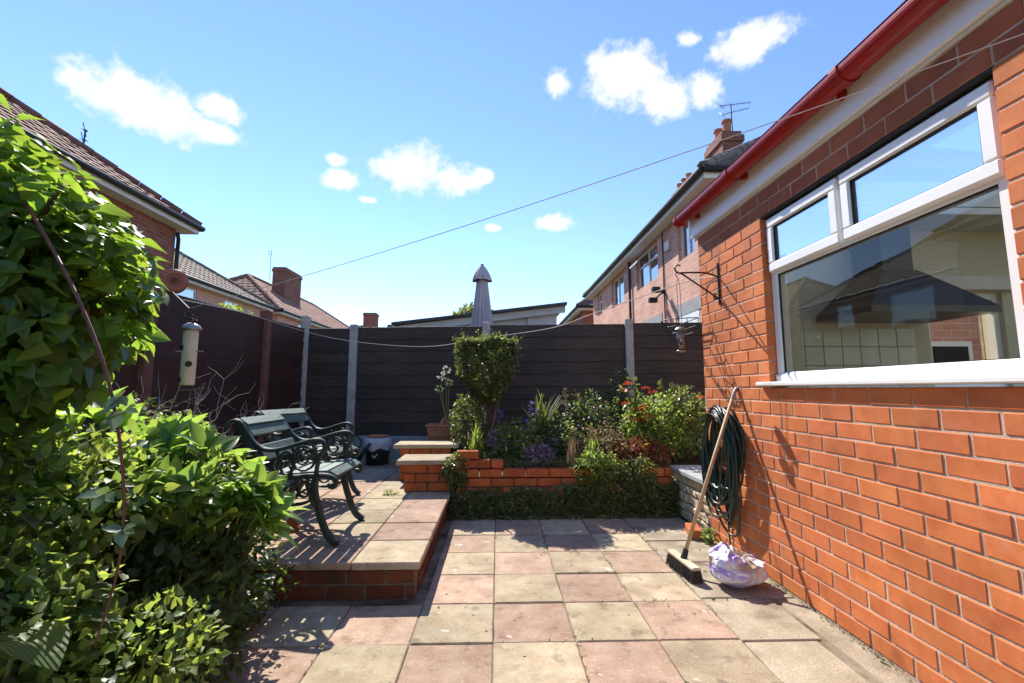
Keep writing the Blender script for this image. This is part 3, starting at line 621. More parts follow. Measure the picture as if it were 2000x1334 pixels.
for (y, wd) in ((3.92,.03),(3.0,.055),(1.95,.05),(.9,.05)):
    br = MB(); o2 = [(GX+(x-GX)*1.10, GZ+(z-GZ)*1.10+gz(y)) for (x,z) in pr[1:]]; q = len(o2)
    br.add([(x,y,z) for x,z in o2]+[(x,y+wd,z) for x,z in o2], [(k,q+k,q+k+1,k+1) for k in range(q-1)]); 
    o3 = [(GX+(x-GX)*1.0, GZ+(z-GZ)*1.0+gz(y)) for (x,z) in pr[1:]]
    br.add([(a[0],y,a[1]) for a in o2]+[(a[0],y,a[1]) for a in o3], [(k,k+1,q+k+1,q+k) for k in range(q-1)]); br.add([(a[0],y+wd,a[1]) for a in o2]+[(a[0],y+wd,a[1]) for a in o3], [(k,q+k,q+k+1,k+1) for k in range(q-1)])
    P(br.build('gutter_union', m_gutter), gut)
for y in (3.7,2.95,2.05,1.2): P(MB().box(WX-.06,WX-.0305,y,y+.03,GZ-.075+gz(y),GZ-.03+gz(y)).build('gutter_bracket', m_gutter), gut)
def rz_(x): return 2.755+(x-WX+.06)/(5.3-WX+.06)*.195
rf_ = MB()
for (x0,x1,y0,y1) in ((WX-.06,LIGHT_GAP[0],-1.2,HC+.1),(LIGHT_GAP[1],5.3,-1.2,HC+.1),(LIGHT_GAP[0],LIGHT_GAP[1],-1.2,LIGHT_GAP[2]),(LIGHT_GAP[0],LIGHT_GAP[1],LIGHT_GAP[3],HC+.1)):
    rf_.add([(x0,y0,rz_(x0)),(x0,y1,rz_(x0)),(x1,y1,rz_(x1)),(x1,y0,rz_(x1)),(x0,y0,rz_(x0)+.02),(x0,y1,rz_(x0)+.02),(x1,y1,rz_(x1)+.02),(x1,y0,rz_(x1)+.02)], [(0,1,2,3),(7,6,5,4),(0,4,5,1),(1,5,6,2),(2,6,7,3),(3,7,4,0)])
P(rf_.build('roof', m_felt))
P(MB().box(WX-.005,LIGHT_GAP[0]-.005,-1.2,HC+.01,2.562,2.75).box(LIGHT_GAP[1]+.005,5.3,-1.2,HC+.01,2.562,2.75).box(LIGHT_GAP[0],LIGHT_GAP[1],-1.2,LIGHT_GAP[2]-.005,2.562,2.75).box(LIGHT_GAP[0],LIGHT_GAP[1],LIGHT_GAP[3]+.005,HC+.01,2.562,2.75).build('roof_plate', m_ceil))

# ================================================================== HOUSES
def slope_mesh(o, eu, ev, polys, course, lip=.022, tile=.28):
    """lapped courses on a roof slope; polys(v)->(u0,u1); eu, ev unit vectors; vmax"""
    o = Vector(o); eu = Vector(eu); ev = Vector(ev); nn = eu.cross(ev).normalized()
    if nn.z < 0: nn = -nn
    f, vmax = polys; mb = MB(); v = 0; k = 0
    while v < vmax-1e-6:
        v2 = min(v+course, vmax); a0, a1 = f(v); b0, b1 = f(v2)
        off = (k % 2)*tile/2
        nt_ = max(1, int((a1-a0)/tile))
        us = [a0] + [u for u in np.arange(math.ceil(a0/tile)*tile+off, a1-.01, tile) if u > a0+.02] + [a1]
        for i in range(len(us)-1):
            l0, l1 = us[i]+.010, us[i+1]-.010
            if l1 <= l0: continue
            t0 = min(max(l0, b0), b1); t1 = min(max(l1, b0), b1); h = lip*random.uniform(.8,1.25)
            p = [o+eu*l0+ev*v+nn*h, o+eu*l1+ev*v+nn*h, o+eu*t1+ev*(v2)+nn*h*.15, o+eu*t0+ev*(v2)+nn*h*.15, o+eu*l0+ev*v-nn*.01, o+eu*l1+ev*v-nn*.01]
            mid = (p[0]+p[1])/2 + nn*.012; mt = (p[2]+p[3])/2 + nn*.010
            mb.add([p[0], mid, p[1], p[2], mt, p[3], p[4], p[5]], [(0,1,4,5),(1,2,3,4),(6,7,2,1,0)])
        v = v2; k += 1
    a0,a1 = f(0); b0,b1 = f(vmax)
    mb.add([o+eu*a0-nn*.012, o+eu*a1-nn*.012, o+eu*b1+ev*vmax-nn*.012, o+eu*b0+ev*vmax-nn*.012], [(0,1,2,3)])
    return mb
def hip_roof(parent, x0, x1, y0, y1, z, k, mat, course=.3, tile=.3, hip0=True, hip1=True, mats=None):
    hx = (x1-x0)/2; s = math.sqrt(1+k*k); vmax = hx*s; px, py, pz = Vector(parent.location)
    h0 = hx if hip0 else 0; h1 = hx if hip1 else 0
    def part(mb, m=mat): o = stuff(mb.build('roof_slope', m, parent)); o.location = -Vector(parent.location); return o
    f = lambda v: (y0+h0*v/vmax, y1-h1*v/vmax)
    part(slope_mesh((x0,0,z),(0,1,0),(1/s,0,k/s),(f,vmax),course,tile=tile)); part(slope_mesh((x1,0,z),(0,1,0),(-1/s,0,k/s),(f,vmax),course,tile=tile))
    f2 = lambda v: (x0+hx*v/vmax, x1-hx*v/vmax)
    m2 = mats or mat
    if hip0: part(slope_mesh((0,y0,z),(1,0,0),(0,1/s,k/s),(f2,vmax),course,tile=tile), m2)
    if hip1: part(slope_mesh((0,y1,z),(1,0,0),(0,-1/s,k/s),(f2,vmax),course,tile=tile), m2)
    zr = z+hx*k; xm = (x0+x1)/2; lines = [((xm,y0+h0,zr),(xm,y1-h1,zr))]
    if hip0: lines += [((x0,y0,z),(xm,y0+h0,zr)),((x1,y0,z),(xm,y0+h0,zr))]
    if hip1: lines += [((x0,y1,z),(xm,y1-h1,zr)),((x1,y1,z),(xm,y1-h1,zr))]
    for a, b in lines:
        rb = MB(); a = Vector(a); b = Vector(b); nseg = max(2, int((b-a).length/.42)); up = Vector((0,0,.015))
        for i in range(nseg):
            rb.tube([a+(b-a)*(i/nseg)+up, a+(b-a)*((i+.97)/nseg)+up], [.105,.095], 8)
        o = rb.build('ridge_tiles', mats_r or mat, parent); o.location = -Vector(parent.location); stuff(o)
    return zr
mats_r = None
def eaves(parent, x0, x1, y0, y1, z, over, gut=m_black):
    """soffit, fascia and gutter round a hipped roof"""
    off = -Vector(parent.location)
    def put(nm, mb, m): o = mb.build(nm, m, parent); o.location = off; return o
    sf = MB(); e = .03
    sf.box(x0+e,x0+over+.02,y0+e,y1-e,z-.16,z-.13); sf.box(x1-over-.02,x1-e,y0+e,y1-e,z-.16,z-.13); sf.box(x0+over+.02,x1-over-.02,y0+e,y0+over+.02,z-.16,z-.13); sf.box(x0+over+.02,x1-over-.02,y1-over-.02,y1-e,z-.16,z-.13)
    put('soffit', sf, m_whitep)
    fa = MB(); fa.box(x0+.005,x0+e,y0+.005,y1-.005,z-.17,z-.012); fa.box(x1-e,x1-.005,y0+.005,y1-.005,z-.17,z-.012); fa.box(x0+e,x1-e,y0+.005,y0+e,z-.17,z-.012); fa.box(x0+e,x1-e,y1-e,y1-.005,z-.17,z-.012)
    put('fascia', fa, m_whitep)
    for (a, b) in (((x0-.045,y0-.05,z-.03),(x0-.045,y1+.05,z-.03)),((x1+.045,y0-.05,z-.03),(x1+.045,y1+.05,z-.03)),((x0-.03,y0-.045,z-.03),(x1+.03,y0-.045,z-.03)),((x0-.03,y1+.045,z-.03),(x1+.03,y1+.045,z-.03))):
        put('gutter', MB().tube([a,b], .058, 10), gut)
def part(nm, mb, mat, par, uv=None, smooth=False, root=None):
    o = mb.build(nm, mat, par, smooth=smooth, uvfun=uv); o.location = -Vector((root or par).location) if root is None or root is par else Vector((0,0,0)); return o
def house_window(root, face, c, y0, y1, z0, z1, bars=(), trans=None, curtain=False, open_top=False, sillmat=None):
    """window on a wall whose plane is x = c; face = -1 looks to -x, +1 to +x"""
    s = face; fwid = .055
    mb = MB(); xa, xb_ = sorted((c-s*.03, c+s*.028))
    mb.box(xa,xb_,y0,y1,z0,z0+fwid); mb.box(xa,xb_,y0,y1,z1-fwid,z1); mb.box(xa,xb_,y0,y0+fwid,z0+fwid,z1-fwid); mb.box(xa,xb_,y1-fwid,y1,z0+fwid,z1-fwid)
    for b in bars: mb.box(xa+.002,xb_-.002,b-.03,b+.03,z0+fwid,z1-fwid)
    if trans: mb.box(xa+.004,xb_-.004,y0+fwid,y1-fwid,trans-.025,trans+.025)
    o = mb.build('window', m_white, root); o.location = -Vector(root.location)
    xs = c+s*.006
    p = MB().box(min(xs,xs+.004),max(xs,xs+.004),y0+.04,y1-.04,z0+.04,z1-.04).build('pane', g_far, o)
    xs = c-s*.05
    d = MB().box(min(xs,xs-.002*s),max(xs,xs-.002*s),y0+.02,y1-.02,z0+.02,z1-.02).build('window_backing', m_curtain if curtain else m_dark, o)  # curtain where set, otherwise a dark sheet standing for the unlit room
    xa, xb_ = sorted((c-s*.0, c+s*.09))
    MB().box(xa,xb_,y0-.06,y1+.06,z0-.05,z0-.002).build('sill', sillmat or m_white, o)
    return o
def walls_with_holes(root, face, c, th, y0, y1, z0, z1, holes, mat):
    mb = MB(); xa, xb_ = sorted((c, c-face*th)); hs = sorted(holes)
    cur = y0
    for (a, b, za, zb) in hs:
        if a > cur: mb.box(xa,xb_,cur,a,z0,z1)
        if za > z0: mb.box(xa,xb_,a,b,z0,za)
        if zb < z1: mb.box(xa,xb_,a,b,zb,z1)
        cur = b
    mb.box(xa,xb_,cur,y1,z0,z1)
    o = mb.build('wall', mat, root, uvfun=uvbox); o.location = -Vector(root.location); return o
def chimney(root, x0, x1, y0, y1, z0, z1, pots, mat=None):
    c = MB().box(x0,x1,y0,y1,z0,z1-.25).box(x0-.04,x1+.04,y0-.04,y1+.04,z1-.25,z1-.1).box(x0,x1,y0,y1,z1-.1,z1).build('chimney', mat or b_chim, root, uvfun=uvbox); c.location = -Vector(root.location)
    for i in range(pots):
        yy = y0+(y1-y0)*(i+.5)/pots; xx = (x0+x1)/2
        MB().lathe([(.10,z1),(.10,z1+.05),(.085,z1+.08),(.095,z1+.30),(.115,z1+.31),(.115,z1+.36),(.08,z1+.36),(.08,z1+.2)], (xx,yy,0), 12).build('chimney_pot', m_terra, c, smooth=False)
    return c
# --- right row of houses
rowh = tag(empty('terraced_house', (6.9,12,0)), 'pink brick two storey terraced house with white windows beyond the extension', 'house')
RX = 3.62; wins = [(8.15,8.93,3.72,4.60),(10.12,11.72,3.72,4.60),(12.95,14.35,3.72,4.60),(15.78,16.45,3.80,4.60)]
doors = [(10.05,11.75,.2,2.72),(8.2,9.1,.2,2.72),(13.0,14.4,1.0,2.5)]
holes = [(8.15,8.93),(10.12,11.72),(12.95,14.35),(15.78,16.45)]
mb = MB(); xa, xb_ = RX, RX+.25; cur = 7.4
for (a, b, za, zb) in wins:
    mb.box(xa,xb_,cur,a,0,4.66); mb.box(xa,xb_,a,b,0,za); mb.box(xa,xb_,a,b,zb,4.66); cur = b
mb.box(xa,xb_,cur,17.2,0,4.66); mb.box(xa+.25,10.2,7.4,7.65,0,4.66); mb.box(xa+.25,10.2,16.95,17.2,0,4.66); mb.box(9.95,10.2,7.65,16.95,0,4.66)
part('wall', mb, b_row, rowh, uvbox)
house_window(rowh,-1,RX+.10,*wins[0], bars=(8.55,)); house_window(rowh,-1,RX+.10,*wins[1], bars=(10.92,), trans=4.28, curtain=True); house_window(rowh,-1,RX+.10,*wins[2], bars=(13.75,)); house_window(rowh,-1,RX+.10,*wins[3], trans=4.3)
ow = MB(); ow.add([(RX+.06,10.98,4.55),(RX+.06,11.66,4.55),(RX-.20,11.66,4.30),(RX-.20,10.98,4.30),(RX+.06,10.98,4.58),(RX+.06,11.66,4.58),(RX-.20,11.66,4.33),(RX-.20,10.98,4.33)], [(0,1,2,3),(7,6,5,4),(0,4,5,1),(1,5,6,2),(2,6,7,3),(3,7,4,0)])
part('open_light', ow, m_white, rowh)
for (a,b) in ((10.05,11.75),(8.1,9.0)):
    part('lintel', MB().box(RX-.012,RX+.02,a-.1,b+.1,2.62,2.86), m_conc_dk, rowh)
    part('patio_door', MB().box(RX-.006,RX+.02,a,b,.2,2.615), m_white, rowh)
hip_roof(rowh, 3.36, 10.46, 7.12, 17.5, 4.80, .76, m_tileG, .26, .26)
eaves(rowh, 3.36, 10.46, 7.12, 17.5, 4.80, .26)
ch = chimney(rowh, 5.05,5.5,9.7,10.5,5.6,7.0,2)
chimney(rowh, 6.4,6.9,15.0,16.2,6.6,8.3,3); chimney(rowh,6.4,6.9,12.2,12.9,7,8.0,2)
part('downpipe', MB().tube([(RX-.05,12.2,.0),(RX-.05,12.2,4.62)], .035, 8), m_black, rowh)
part('cable', MB().tube([(RX-.015,9.75,2.0),(RX-.015,9.75,4.6)], .012, 6), m_black, rowh)
part('alarm_box', MB().cbox(RX-.05,RX,9.35,9.55,4.12,4.32,.01), m_whitep, rowh)
sl_ = MB(); sl_.cbox(RX-.07,RX-.001,9.72,9.80,3.25,3.33,.006); sl_.cbox(RX-.30,RX-.13,9.64,9.76,3.26,3.38,.01); sl_.tube([(RX-.03,9.76,3.28),(RX-.2,9.71,3.3)], .018, 6); sl_.tube([(RX-.02,9.78,3.3),(RX-.16,9.92,3.16)], .018, 6); sl_.cbox(RX-.30,RX-.12,9.86,9.98,3.08,3.19,.01)
part('security_light', sl_, m_black, rowh)
def aerial(root, x, y, z0, z1, s=1.0, rz=.3):
    a = MB(); a.tube([(x,y,z0),(x,y,z1)], .014, 6)
    for (zz, ang, ln, ne) in ((z1-.02, rz, .9, 9), (z1-.22, rz-.25, .65, 6)):
        dx, dy = math.cos(ang)*s, math.sin(ang)*s; dz = .28*s
        p0 = Vector((x-dx*ln*.35, y-dy*ln*.35, zz-dz*ln*.35)); p1 = Vector((x+dx*ln*.65, y+dy*ln*.65, zz+dz*ln*.65)); a.tube([p0,p1], .008, 5)
        for i in range(ne):
            c = p0+(p1-p0)*(i/(ne-1)); wv = Vector((-dy,dx,0))*.13*(1.4 if i == 0 else 1-.05*i); a.tube([c-wv,c+wv], .004, 4)
        for q in (-1,1): a.tube([p0+Vector((-dy,dx,0))*.12*q+Vector((0,0,.14*q)), p0-Vector((0,0,.0))], .008, 5)
    return part('aerial', a, m_black, root)
aerial(rowh, 5.62, 10.3, 6.2, 8.05, 1.0, .25)
# --- left near house
lh = tag(empty('brick_house', (-10,3,0)), 'dark red brick house with brown tiled hip roof above the climbing ivy', 'house')
mats_r = m_tileL
hip_roof(lh, -13.7,-6.7,-5.0,10.25,4.80,.735,m_tileL,.29,.24)
eaves(lh,-13.7,-6.7,-5.0,10.25,4.80,.30)
part('wall', MB().box(-13.4,-7.0,-4.7,9.95,0,4.66), b_left, lh, uvbox)
part('downpipe', MB().tube([(-6.9,9.85,4.55),(-6.9,9.9,4.4),(-6.95,9.97,4.2),(-6.95,9.99,0)], .04, 8), m_black, lh)
aerial(lh, -8.15, 8.85, 5.75, 6.28, .28, 2.2)
for (a,b) in ((1.5,3.0),(5.2,6.4)): house_window(lh,1,-6.99,a,b,3.3,4.5, bars=((a+b)/2,))
# --- second left house
l2 = tag(empty('brick_house', (-13,16,0)), 'brick house with grey tiled roof and two small white windows, just over the side fence', 'house')
mats_r = m_tileG
hip_roof(l2,-17,-9.85,11.3,20.4,4.75,.66,m_tileG,.30,.26); eaves(l2,-17,-9.85,11.3,20.4,4.75,.25)
wl = [(13.9,15.6,3.4,4.5),(17.2,18.2,3.6,4.5)]
mb = MB(); cur = 11.6
for (a,b,za,zb) in wl: mb.box(-10.35,-10.1,cur,a,0,4.62); mb.box(-10.35,-10.1,a,b,0,za); mb.box(-10.35,-10.1,a,b,zb,4.62); cur = b
mb.box(-10.35,-10.1,cur,20.1,0,4.62); mb.box(-16.7,-10.35,11.6,11.85,0,4.62); mb.box(-16.7,-10.35,19.85,20.1,0,4.62)
part('wall', mb, b_row, l2, uvbox)
for q in wl: house_window(l2,1,-10.17,*q)
# --- third left house
l3 = tag(empty('brick_house', (-13,28,0)), 'orange roofed house with a broad brick chimney beyond the side fence corner', 'house')
mats_r = m_tileO
hip_roof(l3,-16.7,-9.75,20.9,36.5,4.75,.70,m_tileO,.34,.30, mats=m_tileL); eaves(l3,-16.7,-9.75,20.9,36.5,4.75,.25)
mb = MB().box(-16.4,-10.05,21.2,36.2,0,4.62); part('wall', mb, b_row, l3, uvbox)
house_window(l3,1,-10.03,23.3,24.3,3.5,4.4, bars=(23.8,))
chimney(l3,-12.5,-11.8,25.5,27.6,5.8,7.95,0); aerial(l3,-12.2,24.6,7.0,8.6,.5,1.2)
# --- far little houses
l4 = tag(empty('far_house', (-10,44,0)), 'tiny far house with a brick chimney above the back fence, left', 'house')
mats_r = m_tileG
hip_roof(l4,-16.0,-9.4,40,47,4.75,.7,m_tileG,.4,.35); eaves(l4,-16.0,-9.4,40,47,4.75,.25); part('wall', MB().box(-15.7,-9.7,40.3,46.7,0,4.62), b_row, l4, uvbox); chimney(l4,-12.0,-10.9,41.2,42.2,5.5,8.0,0)
r2 = tag(empty('far_house', (6,20,0)), 'low brick house with mossy tiled roof behind the outbuilding and terraced house', 'house')
hip_roof(r2,3.25,9.4,18.4,26,4.55,.75,m_tileG,.3,.28); eaves(r2,3.25,9.4,18.4,26,4.55,.2)
part('wall', MB().box(3.5,9.2,18.65,25.8,0,4.40), b_left, r2, uvbox)
# --- grey flat roofed outbuilding
ob = tag(empty('outbuilding', (-.4,11.4,0)), 'grey boarded outbuilding with sloping felt roof behind the back fence', 'shed')
def slant(x0,x1,za,zb,y0,y1,dz):
    return MB().add([(x0,y0,za),(x1,y0,zb),(x1,y1,zb),(x0,y1,za),(x0,y0,za+dz),(x1,y0,zb+dz),(x1,y1,zb+dz),(x0,y1,za+dz)], [(0,3,2,1),(4,5,6,7),(0,1,5,4),(1,2,6,5),(2,3,7,6),(3,0,4,7)])
part('roof', slant(-2.45,1.62,2.66,3.16,10.6,13.6,.06), m_felt, ob); part('fascia_board', slant(-2.3,1.60,2.50,3.00,10.78,10.83,.165), m_greyp, ob)
part('wall', MB().add([(-2.15,11,0),(1.42,11,0),(1.42,13.4,0),(-2.15,13.4,0),(-2.15,11,2.6),(1.42,11,3.05),(1.42,13.4,3.05),(-2.15,13.4,2.6)], [(0,1,5,4),(1,2,6,5),(2,3,7,6),(3,0,4,7)]), m_greyp, ob)
part('post', MB().box(.72,.80,10.9,10.98,0,2.9), m_greyp, ob); part('window_frame', MB().box(.86,1.36,10.96,10.995,2.0,2.72), m_dark, ob)
part('gutter', MB().tube([(-2.5,10.66,2.62),(-2.5,13.5,2.62)], .06, 8), m_black, ob)

# ================================================================== FENCES
def fence_bay(root, p0, p1, zb, zt, nb, mat, th=.018, sg=1):
    p0 = Vector(p0); p1 = Vector(p1); t = (p1-p0).normalized(); ln = (p1-p0).length; ang = math.atan2(t.y,t.x); h = (zt-zb)/nb
    pan = empty('panel', (0,0,0)); pan.parent = root
    for k in range(nb):
        q = (p0+p1)/2
        o = piece('board', (round(ln,3), th, round(h+.010,4)), (q.x, q.y, zb+(k+.5)*h), mat, pan, .004, (random.uniform(-.004,.004)-sg*.07, 0, ang+random.uniform(-.0012,.0012)))
    return pan
def fpt(x): return (x, 6.95-.10*(x+2.87))
fb = tag(empty('back_fence', (0,0,0)), 'dark brown board fence with concrete posts across the back of the garden', 'fence')
posts = [-2.12,-.165,1.86,3.85]; tops = [2.14,2.16,2.18,2.2]
cor = fpt(-2.87)
xs = [-2.87]+posts
for i in range(len(xs)-1):
    a = fpt(xs[i]+.05); b = fpt(xs[i+1]-.05); zt = 2.085+.012*i
    fence_bay(fb, (*a,0), (*b,0), .53, zt, 9, m_boardB)
    q0, q1 = Vector((*a,0)), Vector((*b,0)); t = (q1-q0).normalized(); m = (q0+q1)/2
    piece('gravel_board', (round((q1-q0).length,3), .05, .36), (m.x, m.y, .345), m_conc_dk, fb, .006, (0,0,math.atan2(t.y,t.x)))
for x, zt in zip(posts, tops):
    p = fpt(x); piece('post', (.112,.11,zt), (p[0],p[1]-.01,zt/2), m_concrete, fb, .012, (0,0,-.1))
fl = tag(empty('side_fence', (0,0,0)), 'reddish brown stained board fence along the left side of the garden', 'fence')
lp = [(-2.87,6.95,2.28,m_concrete),(-2.955,5.93,2.19,m_postL),(-3.08,4.12,2.10,m_postL),(-3.21,2.2,2.05,m_postL),(-3.34,.3,2.03,m_postL)]
for (x,y,zt,mt) in lp: piece('post', (.115,.115,zt), (x,y,zt/2), mt, fl, .012, (0,0,.06))
for i in range(len(lp)-1):
    a, b = lp[i], lp[i+1]; zt = min(a[2],b[2])-.045+.02
    t = Vector((b[0]-a[0], b[1]-a[1], 0)).normalized()
    fence_bay(fl, (a[0]+t.x*.055, a[1]+t.y*.055, 0), (b[0]-t.x*.055, b[1]-t.y*.055, 0), .1, 2.08 if i < 2 else 2.04, 10, m_boardL)

# ================================================================== BRICK PLANTER, PIERS, STONE WALL
pl = tag(empty('brick_planter', (0,0,0)), 'low stepped red brick planter wall holding the flower bed', 'planter')
FY = 4.62
mc = MB(); mc.box(-.36,1.70,FY-.03,FY+.045,-.01,.33); mc.build('wall_core', m_darkmortar, pl)
brick_run(pl, (-.40,FY,0), (1.72,FY,0), 0, 5, m_redbrick, off=0, skip=lambda k, s: (k == 4 and (s > 1.25 and s < 1.75)))
brick_run(pl, (-.40,FY,0), (.06,FY,0), 5*B_H, 1, m_redbrick, off=1); brick_run(pl, (-.40,FY,0), (-.16,FY,0), 6*B_H, 1, m_redbrick)
# two piers with slab caps on the terrace
def pier(x0, x1, y0, y1, n, label, capx):
    r = tag(empty('capped_pier', ((x0+x1)/2,(y0+y1)/2,TZ)), label, 'brick pier', 'capped brick piers on the terrace'); off = r.location
    c = MB().box(x0+.02,x1-.02,y0+.02,y1-.02,TZ,TZ+n*B_H-.002).build('core', m_darkmortar, r); c.location = -Vector(off)
    tmp = empty('tmp'); brick_run(tmp, (x0,y0+.05,0),(x1,y0+.05,0), TZ, n, m_redbrick); brick_run(tmp, (x0+.05,y0+.105,0),(x0+.05,y1,0), TZ, n, m_redbrick, off=1)
    for ch in list(tmp.children): ch.parent = r; ch.location = Vector(ch.location)-Vector(off)
    bpy.data.objects.remove(tmp)
    cp = piece('cap', (round(capx[1]-capx[0],3), round(y1-y0+.08,3), .042), ((capx[0]+capx[1])/2-off.x, (y0+y1)/2-.01-off.y, n*B_H+.022), m_slabB, r, .006, (0,0,.01))
pier(-.90,-.42,4.62,4.98,3,'nearer brick pier with buff slab cap beside the flower bed',(-.97,-.36))
pier(-1.06,-.50,5.16,5.50,4,'farther brick pier with pale slab cap behind the nearer one',(-1.12,-.42))
sw = tag(empty('stone_wall', (1.80,4.2,0)), 'low cream rough stone wall with grey coping at the house corner', 'wall')
z = 0
for k in range(5):
    h = [.085,.075,.08,.075,.085][k]; y = 3.86
    while y < 4.56:
        ln = random.uniform(.11,.2); y2 = min(y+ln, 4.60)
        mb = MB().cbox(-.05,.05,-(y2-y)/2+.004,(y2-y)/2-.004,-h/2+.003,h/2-.003,.014)
        mb.v = [(a+random.uniform(-.006,.006), b, c+random.uniform(-.003,.003)) for a,b,c in mb.v]
        o = mb.build('stone', m_stone, sw); o.location = (1.775-1.80+random.uniform(-.008,.008), (y+y2)/2-4.2, z+h/2); y = y2
    z += h
MB().box(1.76,1.95,3.84,4.6,0,.40).build('core', m_darkmortar, sw).location = (-1.80,-4.2,0)
piece('coping', (.30,.80,.045), (.04,.03,.425), m_conc_dk, sw, .008)

# ================================================================== GARDEN CHAIRS
def make_chair():
    root = empty('garden_chair')
    def side(y, s):
        fr = MB(); wy = .034
        def bar(pts, wd=.022, sub=6): fr.bar([(p.x, y, p.z) for p in spline([(a,0,b) for a,b in pts], sub)], wy, wd)
        bar([(-.685,.725),(-.672,.757),(-.635,.775),(-.595,.757),(-.555,.70),(-.505,.635),(-.45,.598),(-.385,.588),(-.30,.604),(-.20,.635),(-.115,.653),(-.07,.640),(-.055,.603),(-.072,.568),(-.108,.560),(-.122,.588),(-.108,.608)], .026)
        bar([(-.60,.75),(-.56,.66),(-.50,.56),(-.44,.47),(-.40,.415)], .05)                 # back upright
        bar([(-.42,.425),(-.30,.415),(-.15,.425),(-.05,.428),(.005,.412),(.026,.385),(.015,.362),(-.01,.362),(-.012,.378)], .030)
        bar([(-.072,.568),(-.09,.52),(-.10,.47),(-.105,.42)], .022)                          # arm support
        bar([(-.105,.42),(-.108,.34),(-.085,.24),(-.05,.14),(-.012,.06),(.03,.022),(.055,.012)], .042)   # front leg
        bar([(-.40,.42),(-.44,.32),(-.50,.20),(-.57,.08),(-.62,.012),(-.65,.010)], .040)     # back leg
        # scrolls under the arm
        def ring(cx, cz, r, a0, a1, r1=None, wd=.014):
            r1 = r if r1 is None else r1; nn = 14
            fr.bar([(cx+(r+(r1-r)*i/nn)*math.cos(a0+(a1-a0)*i/nn), y, cz+(r+(r1-r)*i/nn)*math.sin(a0+(a1-a0)*i/nn)) for i in range(nn+1)], wy*.7, wd)
        ring(-.185,.535,.075,0,6.3); ring(-.185,.535,.06,.5,7.5,.018); ring(-.30,.535,.055,-.5,5.0,.02); ring(-.285,.47,.05,1.5,7.2,.02)
        bar([(-.26,.60),(-.245,.55),(-.25,.48),(-.27,.43)], .014); bar([(-.36,.585),(-.34,.52),(-.36,.45)], .014)
        # lower scroll work
        ring(-.165,.335,.06,1.3,7.5,.02); ring(-.345,.33,.055,1.8,-4.5,.02); bar([(-.10,.30),(-.16,.262),(-.25,.25),(-.34,.265),(-.44,.31)], .018); ring(-.25,.325,.045,0,6.3)
        return fr.build('side_frame', m_iron, root)
    side(0, 1); side(.56, -1)
    def slat(cx, cz, ang, wd, th=.02):
        me = MB().cbox(-wd/2,wd/2,.018,.542,-th/2,th/2,.004).mesh('slat'); o = link('slat', me, m_slat, root, (cx,0,cz)); o.rotation_euler = (0,ang,0)
    for (x, zz, a, wd) in ((-.345,.437,.03,.075),(-.255,.432,-.03,.075),(-.165,.440,-.03,.075),(-.078,.446,-.02,.072),(-.003,.432,.55,.06)): slat(x, zz, a, wd)
    for (x, zz, a, wd) in ((-.607,.765,.62,.075),(-.563,.703,.95,.075),(-.478,.566,1.0,.11)): slat(x+.012, zz, a, wd)
    MB().tube([(-.30,.01,.27),(-.30,.55,.27)], .008, 6).build('tie_rod', m_iron, root)
    MB().box(-.005,.012,.02,.54,.395,.402).build('front_rail', m_iron, root)
    return root
chA = make_chair(); tag(chA, 'nearer green slatted garden chair with cast iron scroll arms', 'garden chair', 'green slatted garden chairs')
chA.location = (-1.055,3.08,TZ+.002)
chB = copy_tree(chA); tag(chB, 'farther green slatted garden chair, turned slightly, behind the nearer one', 'garden chair')
chB.location = (-1.50,3.98,TZ+.002); chB.rotation_euler = (0,0,R(-17))

# ================================================================== SMALL THINGS
# broom
br = tag(empty('broom', (1.21,3.13,0)), 'wooden broom with dark bristles leaning on the brick wall', 'broom')
hd0, hd1 = Vector((-.01,.17,.085)), Vector((.02,-.17,.085)); ax = (hd1-hd0).normalized(); sidev = Vector((ax.y,-ax.x,0))
def along(t, s, z): return hd0+(hd1-hd0)*t+sidev*s+Vector((0,0,z-.085))
hb = MB(); ring_ = [(-.028,.078),(-.028,.09),(-.02,.096),(.02,.096),(.028,.09),(.028,.078)]
vs = [along(t,s,z_) for t in (0,.03,.97,1) for (s,z_) in [(a*(.8 if t in (0,1) else 1),b) for a,b in ring_]]
hb.add(vs, [(i*6+k,i*6+(k+1)%6,(i+1)*6+(k+1)%6,(i+1)*6+k) for i in range(3) for k in range(6)]+[tuple(range(6))[::-1],tuple(range(18,24))])
hb.build('head', M('pale_wood', (.58,.48,.34), (.46,.36,.24), scale=8, rough=.7), br)
bb = MB()
for i in range(34):
    for j in range(6):
        for q in range(3):
            t = (i+.5+random.uniform(-.3,.3))/34; s = -.026+.0104*j; p = along(t,s,.080); e = along(t+random.uniform(-.02,.02)+(t-.5)*.04, s*1.5+random.uniform(-.008,.008), random.uniform(.0,.01))
            bb.tube([p,e], .0021, 3, caps=False)
stuff(bb.build('bristles', m_bristle, br))
top = Vector((1.695-1.21,3.30-3.13,1.15)); bot = along(.5,0,.095)
MB().tube([bot, bot+(top-bot)*.5+Vector((0,0,.004)), top], [.0125,.0125,.012], 10).build('handle', m_wood, br, smooth=True)
MB().tube([along(.5,0,.085), bot+(top-bot)*.05], [.022,.017], 10).build('socket', m_black, br)
tp = top-(top-bot).normalized()*.0; dd = (top-bot).normalized()
MB().tube([tp-dd*.035, tp+dd*.02, tp+dd*.045+Vector((.006,-.005,.004)), tp+dd*.06+Vector((.02,-.02,-.002)), tp+dd*.055+Vector((.028,-.035,-.02))], [.0135,.0135,.013,.011,.009], 10).build('tip', m_steel, br)
MB().tube([tp-dd*.05-Vector((0,.03,0)), tp-dd*.05+Vector((0,.03,0))], .003, 5).build('nail', m_wire, br)
